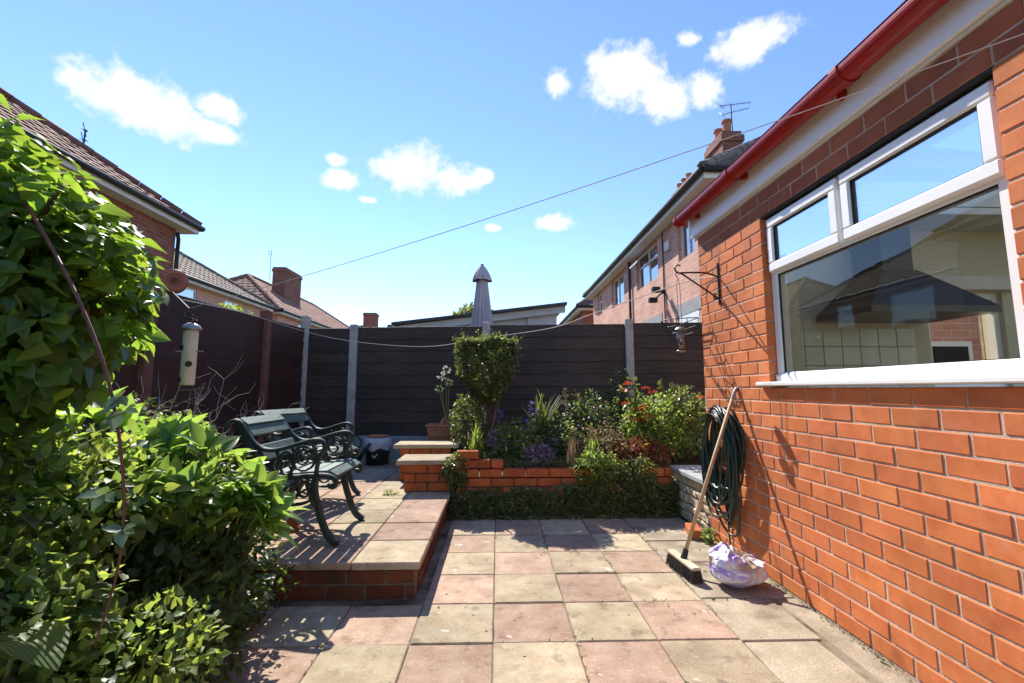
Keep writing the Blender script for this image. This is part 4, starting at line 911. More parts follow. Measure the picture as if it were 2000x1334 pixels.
# hose on the wall
ho = MB(); hc = Vector((1.64,3.45,.0))
def loop(yc, ztop, zbot, wd, xo, ph, nloop=1, r=.0085):
    pts = []; nn = 36
    for i in range(nn+1):
        a = 2*math.pi*i/nn; zz = (ztop+zbot)/2+(ztop-zbot)/2*math.cos(a); f = math.sin(a)
        pw = 1.0 if zz > (ztop+zbot)/2 else .93
        pts.append((xo+.022*math.sin(a*2+ph), yc+wd*f*pw+.012*math.sin(3*a+ph), zz+.008*math.sin(2*a+ph)))
    ho.tube(pts, r, 8, caps=False)
rh = random.Random(3)
for i in range(17):
    loop(3.45+rh.uniform(-.035,.035), 1.045+rh.uniform(-.03,.015)-.0*i, .36+rh.uniform(-.10,.14), .185+rh.uniform(-.07,.075), 1.645+rh.uniform(-.055,.05), rh.uniform(0,6))
loop(3.40,1.03,.145,.20,1.66,1.0); loop(3.45,1.04,.235,.23,1.65,2.2); loop(3.44,1.0,.20,.16,1.69,3.3)
for i in range(5):
    y0 = 3.45+rh.uniform(-.1,.1); pts = [(1.62+rh.uniform(0,.06), y0+rh.uniform(-.16,.16), .40+rh.uniform(-.06,.12)) for _ in range(5)]; ho.tube(spline(pts,6), .0085, 8)
ho.tube(spline([(1.70,3.46,.40),(1.715,3.52,.2),(1.712,3.5,.06),(1.70,3.47,.012)],6), .006, 6)
tag(ho.build('garden_hose', m_hose, smooth=True), 'coiled dark green garden hose hanging on the brick wall', 'hose')
hg = tag(empty('hose_hanger', (WX,3.45,1.0)), 'small curved metal hanger carrying the garden hose', 'hose hanger')
ha = MB(); nn = 10
va = [(WX-.004-o_, 3.45+(.11*math.cos(math.pi*i/nn)), .955+.055*math.sin(math.pi*i/nn)) for o_ in (0,.15) for i in range(nn+1)]
ha.add(va, [(i,i+1,nn+2+i,nn+1+i) for i in range(nn)]); o = ha.build('saddle', m_steel, hg); o.location = -Vector(hg.location)
# purple sack
from mathutils import noise as mnoise
sk = MB(); nu, nv = 120, 48; vs = []
for j in range(nv+1):
    v = j/nv
    for i in range(nu):
        a = 2*math.pi*i/nu; ca, sa = math.cos(a), math.sin(a)
        r0 = .195*math.sin(min(1, (v+.10)*2.4)*math.pi/2)*(1-.15*v)
        if v > .78: r0 *= max(.55, 1-(v-.78)*2.0)
        rid = mnoise.ridged_multi_fractal(Vector((ca*1.6, sa*1.6, v*2.2+3)), .9, 2.1, 5, 1.0, 2.0)
        fold = abs(math.sin(6*a+2.5*v+1.3*mnoise.noise(Vector((ca*2,sa*2,v*3)))))
        cr = 1+.085*(rid-1.0)-.07*(1-fold)*(.3+v)
        hgt = .185*v**.8*(1+.28*math.cos(a-2.6)*v)+.02*(rid-1)*v
        vs.append((ca*r0*cr*.98, sa*r0*cr*.76, max(.001,hgt)))
vs.append((0,0,.13)); fs = [(j*nu+i,j*nu+(i+1)%nu,(j+1)*nu+(i+1)%nu,(j+1)*nu+i) for j in range(nv) for i in range(nu)] + [(nv*nu+i,nv*nu+(i+1)%nu,len(vs)-1) for i in range(nu)]
sk.add(vs, fs)
m_sack = M('purple_sack', (.70,.68,.70), (.42,.30,.62), scale=5, detail=3, rough=.34, spec=.5, lo=.49, hi=.58, bump=.5, bscale=22, stretch=(1,1,3), spots=[((.36,.26,.15),3.0,.50,.1,.9)])
o = tag(sk.build('plastic_sack', m_sack, smooth=True), 'crumpled purple and white plastic sack on the paving by the wall', 'sack'); o.location = (1.48,2.95,-.001); o.rotation_euler = (0,0,.35)
# loose block by the stone wall
o = tag(MB().cbox(-.1125,.1125,-.05,.05,0,.07,.006).build('loose_brick', m_redbrick), 'loose red brick lying on the paving beside the stone wall', 'brick'); o.location = (1.61,3.90,.002); o.rotation_euler = (0,0,1.35)
# bin
bn = tag(empty('black_bin', (-1.58,6.30,TZ)), 'black plastic tub lined with a white bag under a terracotta saucer', 'bin')
MB().lathe([(.13,0),(.14,.01),(.165,.25),(.172,.26),(.16,.26),(.15,.2)], n=28).build('tub', m_blackp, bn, smooth=True)
bg_ = MB(); nu = 36; prof = [(.178,.20,.012),(.186,.225,.010),(.188,.26,.008),(.18,.30,.008),(.168,.33,.006),(.15,.345,.0),(.1,.34,0)]; vs = []
for (r0,z0,am) in prof:
    for i in range(nu):
        a = 2*math.pi*i/nu; vs.append(((r0+am*math.sin(7*a+z0*30)+am*.7*math.sin(11*a+2))*math.cos(a), (r0+am*math.sin(9*a+z0*20))*math.sin(a), z0+(.02*math.sin(5*a+1) if am > .009 else .004*math.sin(8*a))))
bg_.add(vs, [(j*nu+i,j*nu+(i+1)%nu,(j+1)*nu+(i+1)%nu,(j+1)*nu+i) for j in range(len(prof)-1) for i in range(nu)]); bg_.build('bag', m_bagw, bn, smooth=True)
MB().lathe([(.12,.345),(.135,.352),(.14,.375),(.13,.375),(.125,.36),(.0,.36)], n=28).build('saucer', m_terra, bn, smooth=True)
mk = MB(); 
for (xa_, za_, xb2, zb2) in ((-.032,.135,-.004,.098),(-.004,.098,.034,.150)):
    mk.tube([(xa_,-.1535,za_),(xb2,-.1505,zb2)], .008, 6, flat=.8)
mk.build('white_mark', m_whitep, bn)
# green tub left of the bin
gtub = tag(empty('watering_can', (-1.86,6.05,TZ)), 'dark green plastic watering can between the chairs and the black tub', 'watering can')
MB().lathe([(.11,0),(.12,.02),(.115,.2),(.09,.24),(.06,.25)], n=20).build('body', m_green, gtub, smooth=True); MB().tube(spline([(.10,0,.22),(.13,0,.33),(.02,0,.40),(-.09,0,.33),(-.12,0,.12)],5), .012, 8).build('handle', m_green, gtub, smooth=True); MB().tube([(.09,-.02,.05),(.20,-.06,.22),(.27,-.09,.30)], [.03,.02,.018], 10).build('spout', m_green, gtub, smooth=True)
# terracotta trough
tr_ = tag(empty('terracotta_trough', (-.62,6.05,.44)), 'terracotta trough with a leaning pot inside, beside the clipped shrub', 'planter pot')
q = MB(); q.add([(-.22,-.11,0),(.22,-.11,0),(.22,.11,0),(-.22,.11,0),(-.27,-.145,.30),(.27,-.145,.30),(.27,.145,.30),(-.27,.145,.30),(-.245,-.12,.30),(.245,-.12,.30),(.245,.12,.30),(-.245,.12,.30),(-.22,-.10,.16),(.22,-.10,.16),(.22,.10,.16),(-.22,.10,.16)],
 [(0,3,2,1),(0,1,5,4),(1,2,6,5),(2,3,7,6),(3,0,4,7),(4,5,9,8),(5,6,10,9),(6,7,11,10),(7,4,8,11),(8,9,13,12),(9,10,14,13),(10,11,15,14),(11,8,12,15),(12,13,14,15)])
q.build('trough', m_terra, tr_)
rim = MB(); rim.tube([(-.275,-.15,.295),(.275,-.15,.295),(.275,.15,.295),(-.275,.15,.295),(-.275,-.15,.295)], .013, 6); rim.tube([(-.248,-.132,.17),(.248,-.132,.17)], .010, 6); rim.build('rim', m_terra, tr_)
MB().lathe([(.07,0),(.10,.18),(.115,.18),(.115,.22),(.095,.22),(.09,.12)], c=(.08,0,.20), n=20, ax=Matrix.Rotation(-1.15,3,'Y')).build('leaning_pot', m_terra, tr_, smooth=True)
# parasol beyond the fence
ps = tag(empty('parasol', (-.26,7.4,0)), 'folded mauve garden parasol standing behind the back fence', 'parasol')
def pleat(r0, r1, z0, z1, nn, amp, nz_=8, name='canopy', pw=1.0):
    mb = MB(); nu = 96; vs = []
    for j in range(nz_+1):
        t = j/nz_; r_ = r0+(r1-r0)*t**pw; zz = z0+(z1-z0)*t
        for i in range(nu):
            a = 2*math.pi*i/nu; rr_ = r_*(1+amp*(.4+.6*(1-t))*abs(math.sin(a*nn/2))*1.0-amp*.4+.04*math.sin(a*3+1)); vs.append((rr_*math.cos(a), rr_*math.sin(a), zz))
    mb.add(vs, [(j*nu+i,j*nu+(i+1)%nu,(j+1)*nu+(i+1)%nu,(j+1)*nu+i) for j in range(nz_) for i in range(nu)]+[tuple(range(nz_*nu,(nz_+1)*nu))])
    return mb
pleat(.25,.085,1.55,3.0,16,.34,pw=.9).build('canopy', m_parasol, ps, smooth=True); pleat(.15,.03,2.94,3.20,8,.22,pw=1.7).build('top_vent', m_parasol, ps, smooth=True)
MB().tube([(0,0,0),(0,0,3.1)], .022, 10).build('pole', m_steel, ps); MB().lathe([(.0,3.18),(.03,3.19),(.028,3.22),(.0,3.235)], n=12).build('finial', m_parasol, ps)
# clothes reel on the fence post + lines
rl = tag(empty('line_reel', (-2.62,3.75,2.055)), 'round terracotta brown washing line reel above the side fence', 'line reel')
A = Vector((.62,-.78,.05)).normalized(); rot = A.to_track_quat('Z','Y').to_matrix()
MB().lathe([(.0,-.045),(.085,-.045),(.095,-.035),(.095,.035),(.085,.045),(.055,.047),(.05,.040),(.035,.040),(.03,.050),(.0,.050)], n=32, ax=rot).build('case', m_reel, rl, smooth=False)
MB().lathe([(.028,.050),(.028,.054),(.018,.054),(.018,.050)], n=20, ax=rot).build('hub', m_postL, rl)
MB().tube([(0,.03,-.02),(-.1,.1,-.06),(-.28,.25,-.10),(-.40,.37,-.12)], .012, 8).build('bracket', m_steel, rl)
def at(x, y, Y):
    d = px_dir(x, y); t = Y/d.y; return Vector((0,0,CH))+d*t
k0 = at(370,602,2.62)
tag(MB().tube([(-2.60,3.70,1.97), k0], .003, 5).build('reel_cord', m_line), 'short pale cord running from the reel to the knotted line', 'cord')
p1 = at(2000,66,1.05); 
ln_ = [k0+(p1-k0)*t+Vector((0,0,-.10*4*t*(1-t)*.35)) for t in np.linspace(0,1,40)]
tag(MB().tube(ln_, .0017, 5).build('upper_washing_line', m_line), 'thin washing line rising across the sky to the extension', 'washing line')
pts = [at(355,585,3.72), at(480,612,5.2), at(598,648,6.6), at(690,667,6.5), at(830,677,6.0), at(950,660,5.5), at(1080,640,5.0), at(1160,612,4.6), at(1330,553,3.95), at(1398,540,3.52)]
tag(MB().tube(spline(pts,6), .0042, 6).build('sagging_washing_line', m_line), 'sagging pale washing line strung in front of the back fence', 'washing line')
# left bird feeder
bf = tag(empty('bird_feeder', (-1.70,2.6,1.21)), 'cream tube bird feeder hanging at the left fence', 'bird feeder')
MB().lathe([(.0,.0),(.034,.0),(.036,.01),(.036,.30),(.034,.305),(.0,.305)], n=20).build('tube', m_feeder, bf, smooth=True)
MB().lathe([(.0,.345),(.02,.343),(.042,.328),(.052,.308),(.050,.304),(.0,.306)], n=20).build('cap', m_steel, bf, smooth=True)
for (zz, an) in ((.205,-2.3),(.115,-1.0),(.03,-2.3)):
    d = Vector((math.cos(an), math.sin(an), 0)); rm_ = d.to_track_quat('Z','Y').to_matrix()
    pp = MB().lathe([(.016,0),(.017,.006),(.010,.007),(.010,.002)], c=d*.034+Vector((0,0,zz)), n=12, ax=rm_).build('port', m_blackp, bf)
    MB().lathe([(.010,0),(.006,.004),(.0,.005)], c=d*.034+Vector((0,0,zz)), n=10, ax=rm_).build('seed', m_seed, pp)
MB().tube([(-.075,-.0,.185),(.075,.0,.185)], .0035, 6).build('perch', m_steel, bf)
MB().tube(spline([(0,0,.34),(.012,0,.36),(.0,0,.385),(-.01,0,.40),(.004,0,.425)],5), .0025, 5).build('hook', m_wire, bf)
tg = MB()
for i in range(7): tg.tube(spline([(random.uniform(-.03,.03),random.uniform(-.03,.03),.36+random.uniform(-.02,.05)) for _ in range(4)],4), .0016, 4)
tg.build('tangled_wire', m_wire, bf)
# wall bracket, wire basket and right feeder
wb = tag(empty('wall_bracket', (WX,3.49,2.04)), 'black iron hanging basket bracket on the brick wall corner', 'bracket')
b_ = MB(); b_.bar([(-.006,0,.13),(-.006,0,-.20)], .022, .010)
b_.tube(spline([(-.006,0,.02),(-.09,0,.05),(-.20,0,.055),(-.31,0,.05)],6), .0065, 6); b_.tube([(-.30,0,.05),(-.02,0,-.145)], .0065, 6); b_.tube(spline([(-.30,0,.045),(-.335,0,.06),(-.345,0,.095),(-.32,0,.115),(-.30,0,.105)],5), .006, 6)
b_.tube(spline([(-.01,0,-.145),(-.04,0,-.155),(-.045,0,-.12),(-.025,0,-.115)],5), .006, 6)
b_.build('arm', m_wire, wb)
piece('screw', (.012,.014,.014), (-.012,0,.11), m_steel, wb, .003); piece('screw', (.012,.014,.014), (-.012,0,-.17), m_steel, wb, .003)
fr2 = tag(empty('bird_feeder', (1.405,3.49,1.47)), 'clear bird feeder with silver cap hanging from the wall bracket', 'bird feeder')
MB().lathe([(.0,.0),(.03,.0),(.034,.006),(.034,.014),(.0,.016)], n=18).build('base', m_steel, fr2, smooth=True); MB().lathe([(.029,.0165),(.029,.165)], n=18).build('tube', glassmat('clear_tube', .12, (.86,.86,.84)), fr2, smooth=True)
MB().lathe([(.0,.019),(.026,.019),(.026,.05),(.0,.058)], n=16).build('seed', m_seed, fr2); MB().lathe([(.0,.198),(.02,.195),(.042,.178),(.046,.168),(.0,.167)], n=20).build('cap', m_steel, fr2, smooth=True)
MB().lathe([(.009,0),(.012,.006),(.006,.008)], c=(-.01,-.03,.06), n=10, ax=Vector((-.2,-1,0)).to_track_quat('Z','Y').to_matrix()).build('port', m_blackp, fr2)
hw = MB(); hw.tube([(-.012,0,.17),(-.014,0,.52),(0,0,.58)], .002, 5); hw.tube([(.014,0,.17),(.010,0,.52),(0,0,.58)], .002, 5); hw.tube(spline([(0,0,.575),(-.018,0,.60),(-.01,0,.625),(.0,0,.632)],4), .003, 5); hw.build('wire', m_wire, fr2)
wbk = tag(empty('wire_basket', (1.55,3.95,1.78)), 'black wire trough basket fixed near the wall corner above the fence', 'wire basket')
kb = MB()
for (r_, zz) in ((.19,0),(.17,-.06),(.12,-.11)):
    kb.tube([(.12-r_*1.25*math.sin(math.pi*i/16), r_*math.cos(math.pi*i/16), zz) for i in range(17)], .0045, 5); kb.tube([(.12,-r_,zz),(.12,r_,zz)], .0045, 5)
for i in range(9):
    a = math.pi*i/8; kb.tube([(.12-.19*1.25*math.sin(a),.19*math.cos(a),0),(.12-.17*1.25*math.sin(a),.17*math.cos(a),-.06),(.12-.12*1.25*math.sin(a),.12*math.cos(a),-.11)], .0035, 5)
kb.build('wires', m_wire, wbk)

# ================================================================== PLANTS
def shrub(name, loc, label, cat, group=None): return tag(empty(name, loc), label, cat, group)
def rel(o): o.location = Vector(o.location)-Vector(o.parent.location); return o
# climbing ivy
iv = shrub('climbing_ivy', (-1.75,1.6,0), 'tall mound of glossy heart shaped ivy leaves filling the upper left', 'ivy')
P_, D_, N_ = [], [], []
for (c, r, n) in (((-1.80,1.62,1.60),(.49,.42,.45),1900), ((-2.08,1.5,1.82),(.5,.42,.42),800), ((-1.63,1.62,1.47),(.32,.34,.36),800), ((-1.95,1.5,1.15),(.5,.4,.35),600)):
    p, nn = blob(n, c, r, .78); P_.append(p); N_.append(nn)
p = np.concatenate(P_); nn = np.concatenate(N_)
d = unit(jit(nn*.55 + np.array([.15,-.1,-.35]), .45)); nrm = unit(jit(nn*.8+UP*.7, .35)); s = RNG.uniform(.036,.082,len(p))
dist = np.linalg.norm(p-np.array([0,0,CH]), axis=1); vis = nn@np.array([.6,-.75,.25]) > -.15
order = np.argsort(np.where(vis, dist, dist+5)); big, rest = order[:300], order[300:]
for q_, T_ in enumerate((T_IVY, T_IVY2, T_IVY3)): leaf_objs('leaf', p[big[q_::3]], d[big[q_::3]], nrm[big[q_::3]], s[big[q_::3]]*1.05, T_, l_ivy, iv)
rel(leaf_mesh('foliage', p[rest], d[rest], nrm[rest], s[rest], T_IVY, l_ivy, iv))
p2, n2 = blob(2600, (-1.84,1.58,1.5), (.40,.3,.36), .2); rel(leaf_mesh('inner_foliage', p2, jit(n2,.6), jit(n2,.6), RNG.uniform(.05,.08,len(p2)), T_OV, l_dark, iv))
st = MB()
for i in range(16):
    e = Vector((-1.85+random.uniform(-.4,.5), 1.5+random.uniform(-.3,.35), 1.5+random.uniform(-.3,.5))); st.tube(spline([(-1.9,1.7,0),(-1.85+random.uniform(-.1,.1),1.65,.7),(e+Vector((-1.8,1.6,1.2)))/2,e],5), [.018]*11+[.014,.011,.008,.006,.004], 6)
rel(st.build('stems', m_trunk, iv))
# red arching bramble stem
bm = shrub('bramble_stem', (-1.0,1.25,0), 'long red thorny stem hanging in an arch before the left foliage', 'stem')
path = [at(50,395,1.42), at(110,500,1.32), at(160,600,1.26), at(205,720,1.22), at(232,850,1.2), at(242,980,1.2), at(232,1100,1.2), at(205,1200,1.21), at(185,1260,1.22)]
rs = spline(path, 6); st = MB(); st.tube(rs, [.0052-.003*i/len(rs) for i in range(len(rs))], 8); 
for i in range(6, len(rs), 1): 
    v = Vector(RNG.normal(size=3)).normalized(); st.tube([rs[i], rs[i]+v*.011], [.0022,.0004], 4, caps=False)
rel(st.build('stem', m_stemred, bm, smooth=True))
lp_, ld_, ln2, ls_ = [], [], [], []
for (x,y) in ((240,805),(238,1035),(205,965),(235,775)):
    c = at(x,y,1.2)
    for k in range(4):
        a = random.uniform(0,6.3); lp_.append(c); ld_.append((math.cos(a), -.4+random.uniform(-.2,.2), math.sin(a)*.5)); ln2.append((random.uniform(-.3,.3), -.55, .8)); ls_.append(random.uniform(.035,.055))
l_silver = leafmat('leaf_silver', (.11,.17,.10), (.2,.3,.08), tw=.3, rough=.3, spec=.7, var=.15)
leaf_objs('leaf', np.array(lp_), np.array(ld_), np.array(ln2), ls_, T_LAU if False else T_OV, l_silver, bm)
# laurel like shrub
la = shrub('laurel_shrub', (-1.4,2.2,0), 'bright green pointed leaved shrub overhanging the terrace by the chair', 'shrub')
tips = []
for (c, r, n) in (((-1.50,2.22,.72),(.33,.32,.25),62), ((-1.25,2.26,.58),(.22,.24,.17),40), ((-1.76,2.2,.88),(.28,.3,.24),34)):
    p, nn = blob(n, c, r, .85)
    k = nn[:,2] > -.35; tips += [(a, b) for a, b in zip(p[k], nn[k])]
lp_, ld_, ln_2, ls_ = [], [], [], []
for (a, b) in tips:                                            # whorls of leaves at each shoot tip
    axis = unit(b*.8+UP*.7+RNG.normal(size=3)*.2); m = random.randint(5,8); ph = random.random()*6
    e1 = unit(np.cross(axis, [.3,.8,.1])); e2 = np.cross(axis, e1)
    for k in range(m):
        an = ph+k*2.4; rad = e1*math.cos(an)+e2*math.sin(an); op = random.uniform(.55,1.3)
        lp_.append(a - axis*random.uniform(0,.05)); ld_.append(axis+rad*op); ln_2.append(axis*op-rad*.6+RNG.normal(size=3)*.15); ls_.append(random.uniform(.10,.175))
lp_, ld_, ln_2, ls_ = map(np.array, (lp_, ld_, ln_2, ls_)); dist = np.linalg.norm(lp_-np.array([0,0,CH]), axis=1); od = np.argsort(dist); big, rest = od[:300], od[300:]
leaf_objs('leaf', lp_[big], ld_[big], ln_2[big], ls_[big], T_LAU, l_laurel, la)
rel(leaf_mesh('foliage', lp_[rest], ld_[rest], ln_2[rest], ls_[rest], T_LAU, l_laurel, la))
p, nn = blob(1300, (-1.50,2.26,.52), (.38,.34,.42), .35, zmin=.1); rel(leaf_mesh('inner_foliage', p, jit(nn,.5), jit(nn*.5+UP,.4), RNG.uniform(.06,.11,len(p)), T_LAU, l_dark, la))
st = MB()
for (a, b) in tips[::2]: st.tube(spline([(-1.45+random.uniform(-.1,.1),2.35,.05), ((a[0]-1.45)/2,(a[1]+2.3)/2,.35), tuple(a)],5), .006, 5)
rel(st.build('stems', m_stemgreen, la))
# lime small leaved undergrowth (left), several plants
def small_plant(name, label, c, r, n, size, mat, tpl=T_OV, zmin=.03, cat='plant', shell=.45, group=None, stems=10, upw=.8):
    o = shrub(name, (c[0],c[1],0), label, cat, group); p, nn = blob(n, c, r, shell, zmin=zmin)
    rel(leaf_mesh('foliage', p, unit(jit(nn*.7, .5)), unit(jit(nn*.4+UP*upw,.4)), RNG.uniform(size*.6,size*1.25,len(p)), tpl, mat, o))
    st = MB()
    for i in range(stems):
        e = p[RNG.integers(len(p))]; st.tube(spline([(c[0]+random.uniform(-.05,.05),c[1]+random.uniform(-.05,.05),.0),((c[0]+e[0])/2,(c[1]+e[1])/2,e[2]*.55),tuple(e)],4), .0035, 4)
    rel(st.build('stems', m_stemgreen if mat is not l_dark else m_trunk, o)); return o
small_plant('lime_plant', 'lime green small leaved plant under the ivy', (-1.60,1.75,.80), (.36,.34,.28), 1500, .045, l_lime, group='undergrowth')
small_plant('lime_plant', 'tuft of tiny yellow green leaves at the lower left edge of the paving', (-1.08,1.52,.38), (.22,.24,.16), 900, .032, l_lime, T_TINY, group='undergrowth')
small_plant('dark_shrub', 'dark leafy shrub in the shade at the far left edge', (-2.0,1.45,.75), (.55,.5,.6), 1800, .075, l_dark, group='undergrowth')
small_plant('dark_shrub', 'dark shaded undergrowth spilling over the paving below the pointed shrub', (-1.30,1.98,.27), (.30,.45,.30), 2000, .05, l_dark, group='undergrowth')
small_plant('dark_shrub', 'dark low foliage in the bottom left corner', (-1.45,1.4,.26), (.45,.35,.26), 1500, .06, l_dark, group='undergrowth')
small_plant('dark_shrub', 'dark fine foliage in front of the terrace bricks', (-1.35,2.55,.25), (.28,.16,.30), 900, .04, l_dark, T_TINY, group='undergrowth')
small_plant('sprig_plant', 'fine pale green sprigs rising through the pointed shrub', (-1.30,2.1,.76), (.22,.2,.14), 420, .028, l_lime, T_TINY, group='undergrowth')
small_plant('lime_plant', 'yellow green leafy clump above the broad hosta leaves', (-1.38,1.42,.52), (.30,.24,.20), 900, .042, l_lime, T_OV, group='undergrowth')
# broad leaved hosta, bottom left
hs_ = shrub('hosta', (-1.25,1.35,0), 'broad ribbed hosta leaves at the bottom left corner', 'hosta')
hp, hdv, hn, hz = [], [], [], []
for i in range(34):
    a = random.uniform(0,6.3); rr_ = random.uniform(.05,.22); hp.append((-1.36+math.cos(a)*rr_, 1.32+math.sin(a)*rr_, random.uniform(.40,.60))); hdv.append((math.cos(a), math.sin(a), random.uniform(-.25,.35))); hn.append((math.cos(a)*.35, math.sin(a)*.35, 1)); hz.append(random.uniform(.09,.15))
leaf_objs('leaf', np.array(hp), np.array(hdv), np.array(hn), hz, T_HOS, l_hosta, hs_)
st = MB()
for q_ in hp: st.tube(spline([(-1.36,1.34,.0),((q_[0]-1.36)/2,(q_[1]+1.36)/2,q_[2]*.6),q_],4), .006, 5)
rel(st.build('stalks', m_stemgreen, hs_))
# bare twigs + yellowish bush near the side fence
tw = shrub('bare_twig_shrub', (-2.35,3.3,0), 'bare pale twigs branching under the cream bird feeder', 'shrub')
st = MB()
def twig(p, d, ln, r, dep):
    q_ = p+d*ln*.5+Vector(RNG.normal(size=3))*ln*.08; e = p+d*ln
    st.tube([p,q_,e], [r,r*.8,r*.6], 4, caps=False)
    if dep:
        for _ in range(random.randint(2,3)): twig(e if random.random() > .4 else q_, (d+Vector(RNG.normal(size=3))*.55).normalized(), ln*random.uniform(.55,.8), r*.6, dep-1)
for i in range(9): twig(Vector((-2.28+random.uniform(-.1,.1),3.3,.2)), Vector((random.uniform(-.6,.6),random.uniform(-.3,.3),1)).normalized(), .50, .008, 3)
rel(st.build('twigs', m_twig, tw))
small_plant('yellow_bush', 'yellowish small leaved bush below the cream bird feeder', (-2.35,3.55,.78), (.30,.25,.24), 700, .035, l_lime, T_TINY, group='undergrowth')
small_plant('fence_shrub', 'dark shrub against the side fence behind the bird feeder', (-2.55,3.3,.7), (.42,.4,.45), 1500, .045, l_dark, T_OV, group='undergrowth')
small_plant('rooftop_sprig', 'lime leaves peeping over the side fence top', (-3.15,5.55,2.05), (.16,.35,.12), 260, .05, l_lime, T_OV, zmin=1.6, stems=3, group='undergrowth')
small_plant('round_tree', 'dark round tree top just visible behind the folded parasol', (-1.05,20,3.95), (.95,.8,.95), 2600, .16, l_mid, T_OV, cat='tree', stems=6)

# --- clipped box topiary
tp_ = shrub('topiary_shrub', (-.13,5.5,0), 'clipped flat topped box shrub in front of the back fence', 'topiary')
n = 15000; zt = RNG.random(n)**.75
zz = 1.02+.74*zt; half = .10+.225*np.clip((zz-1.05)/.36,0,1)
half = np.where(zz > 1.70, half*.97, half); an = RNG.random(n)*2*np.pi
sq = 1/np.maximum(np.abs(np.cos(an)), np.abs(np.sin(an)))**.72
rad = half*sq*(.70+.32*RNG.random(n)**.5)*(1+.10*np.sin(an*5+zz*9)+.06*np.sin(an*11+zz*23))
topm = RNG.random(n) < .30; rad = np.where(topm, half*sq*np.sqrt(RNG.random(n)), rad); zz = np.where(topm, 1.70+.06*RNG.random(n), zz)
p = np.stack([-.125+rad*np.cos(an)*.98, 5.5+rad*np.sin(an)*.9, zz+.018*np.sin(an*4)], 1); nn = unit(np.stack([np.cos(an), np.sin(an), np.where(topm,2.0,.15)], 1))
rel(leaf_mesh('crown', p, jit(nn,.55), jit(nn+UP*.4,.5), RNG.uniform(.016,.042,n), T_TINY, l_box, tp_))
so_ = RNG.integers(0,n,160); pp_ = np.concatenate([p[so_]+nn[so_]*.02*k_+UP*.012*k_+RNG.normal(size=(160,3))*.006 for k_ in range(1,5)]); rel(leaf_mesh('stray_shoots', pp_, jit(np.tile(UP,(len(pp_),1)),.6), jit(np.tile(UP,(len(pp_),1)),.7), RNG.uniform(.016,.032,len(pp_)), T_TINY, l_box, tp_))
p, nn = blob(2600, (-.34,5.42,.78), (.20,.22,.36), .55, zmin=.42); rel(leaf_mesh('lower_foliage', p, jit(nn,.5), jit(nn+UP*.5,.5), RNG.uniform(.018,.038,len(p)), T_TINY, l_box, tp_))
st = MB()
for i in range(9):
    x0 = -.10+random.uniform(-.06,.06); st.tube(spline([(x0,5.5+random.uniform(-.05,.05),.36),(x0+random.uniform(-.05,.06),5.5,.75),(-.1+random.uniform(-.2,.22),5.5+random.uniform(-.12,.12),1.2)],5), [.022-.0012*i_ for i_ in range(11)], 6)
rel(st.build('trunk', m_trunk, tp_))
# --- flower bed plants
def spike(name, label, x, y, z0, h, mat, n=60, wd=.028, size=.03, group=None, lean=.05, sm=None, leafn=14, lm=None):
    o = shrub(name, (x,y,0), label, 'flower', group); st = MB(); lx, ly = random.uniform(-lean,lean), random.uniform(-lean,lean)
    P0 = Vector((x,y,z0)); P1 = Vector((x+lx,y+ly,z0+h)); st.tube(spline([P0,(P0+P1)/2+Vector((lx*.3,0,0)),P1],6), [.004]*13, 5); rel(st.build('stem', sm or m_stemgreen, o))
    t = .55+.45*RNG.random(n); pp = np.array(P0)+(np.array(P1)-np.array(P0))*t[:,None]; a = RNG.random(n)*6.28; w_ = wd*(1.15-t)*1.7+.004; pp += np.stack([np.cos(a)*w_,np.sin(a)*w_,0*a],1)
    dd_ = np.stack([np.cos(a),np.sin(a),.4+0*a],1); rel(leaf_mesh('florets', pp, dd_, jit(np.tile(UP,(n,1)),.5), RNG.uniform(size*.6,size*1.2,n), T_TINY, mat, o))
    if leafn:
        t = RNG.random(leafn)*.55; pp = np.array(P0)+(np.array(P1)-np.array(P0))*t[:,None]; a = RNG.random(leafn)*6.28; rel(leaf_mesh('leaves', pp, np.stack([np.cos(a),np.sin(a),.5+0*a],1), jit(np.tile(UP,(leafn,1)),.3), RNG.uniform(.06,.12,leafn), T_LAU, lm or l_mid, o))
    return o
def bx(px, py, Y): return at(px, py, Y)
for i,(px,py,Y,h) in enumerate(((1035,785,5.3,.55),(1045,800,5.2,.45),(972,800,5.25,.40),(1030,820,5.1,.35))):
    t = bx(px,py,Y); spike('delphinium', ['tallest purple flower spike in the middle of the bed','purple flower spike just right of the tallest one','purple flower spike close to the clipped shrub','short purple flower spike at the middle of the bed'][i], t.x, Y, t.z-h, h, f_purple, n=46, wd=.022, size=.034, group='purple flower spikes')
for i,(px,py,Y,h) in enumerate(((1101,758,5.4,.75),(1136,768,5.5,.7),(1182,783,5.3,.5),(1120,835,5.0,.35),(1160,830,5.0,.4),(1115,855,4.9,.3))):
    t = bx(px,py,Y); spike('dry_seed_spike', ['tallest straw coloured seed spike right of the clipped shrub','slim straw seed spike second from the tallest','straw seed spike left of the red flowers','short straw seed spike low in the bed','straw seed spike among the grey stems','lowest straw seed spike near the brick edge'][i], t.x, Y, t.z-h, h, l_dry, n=60, wd=.020, size=.026, group='straw seed spikes', sm=m_twig, leafn=6, lm=l_dry)
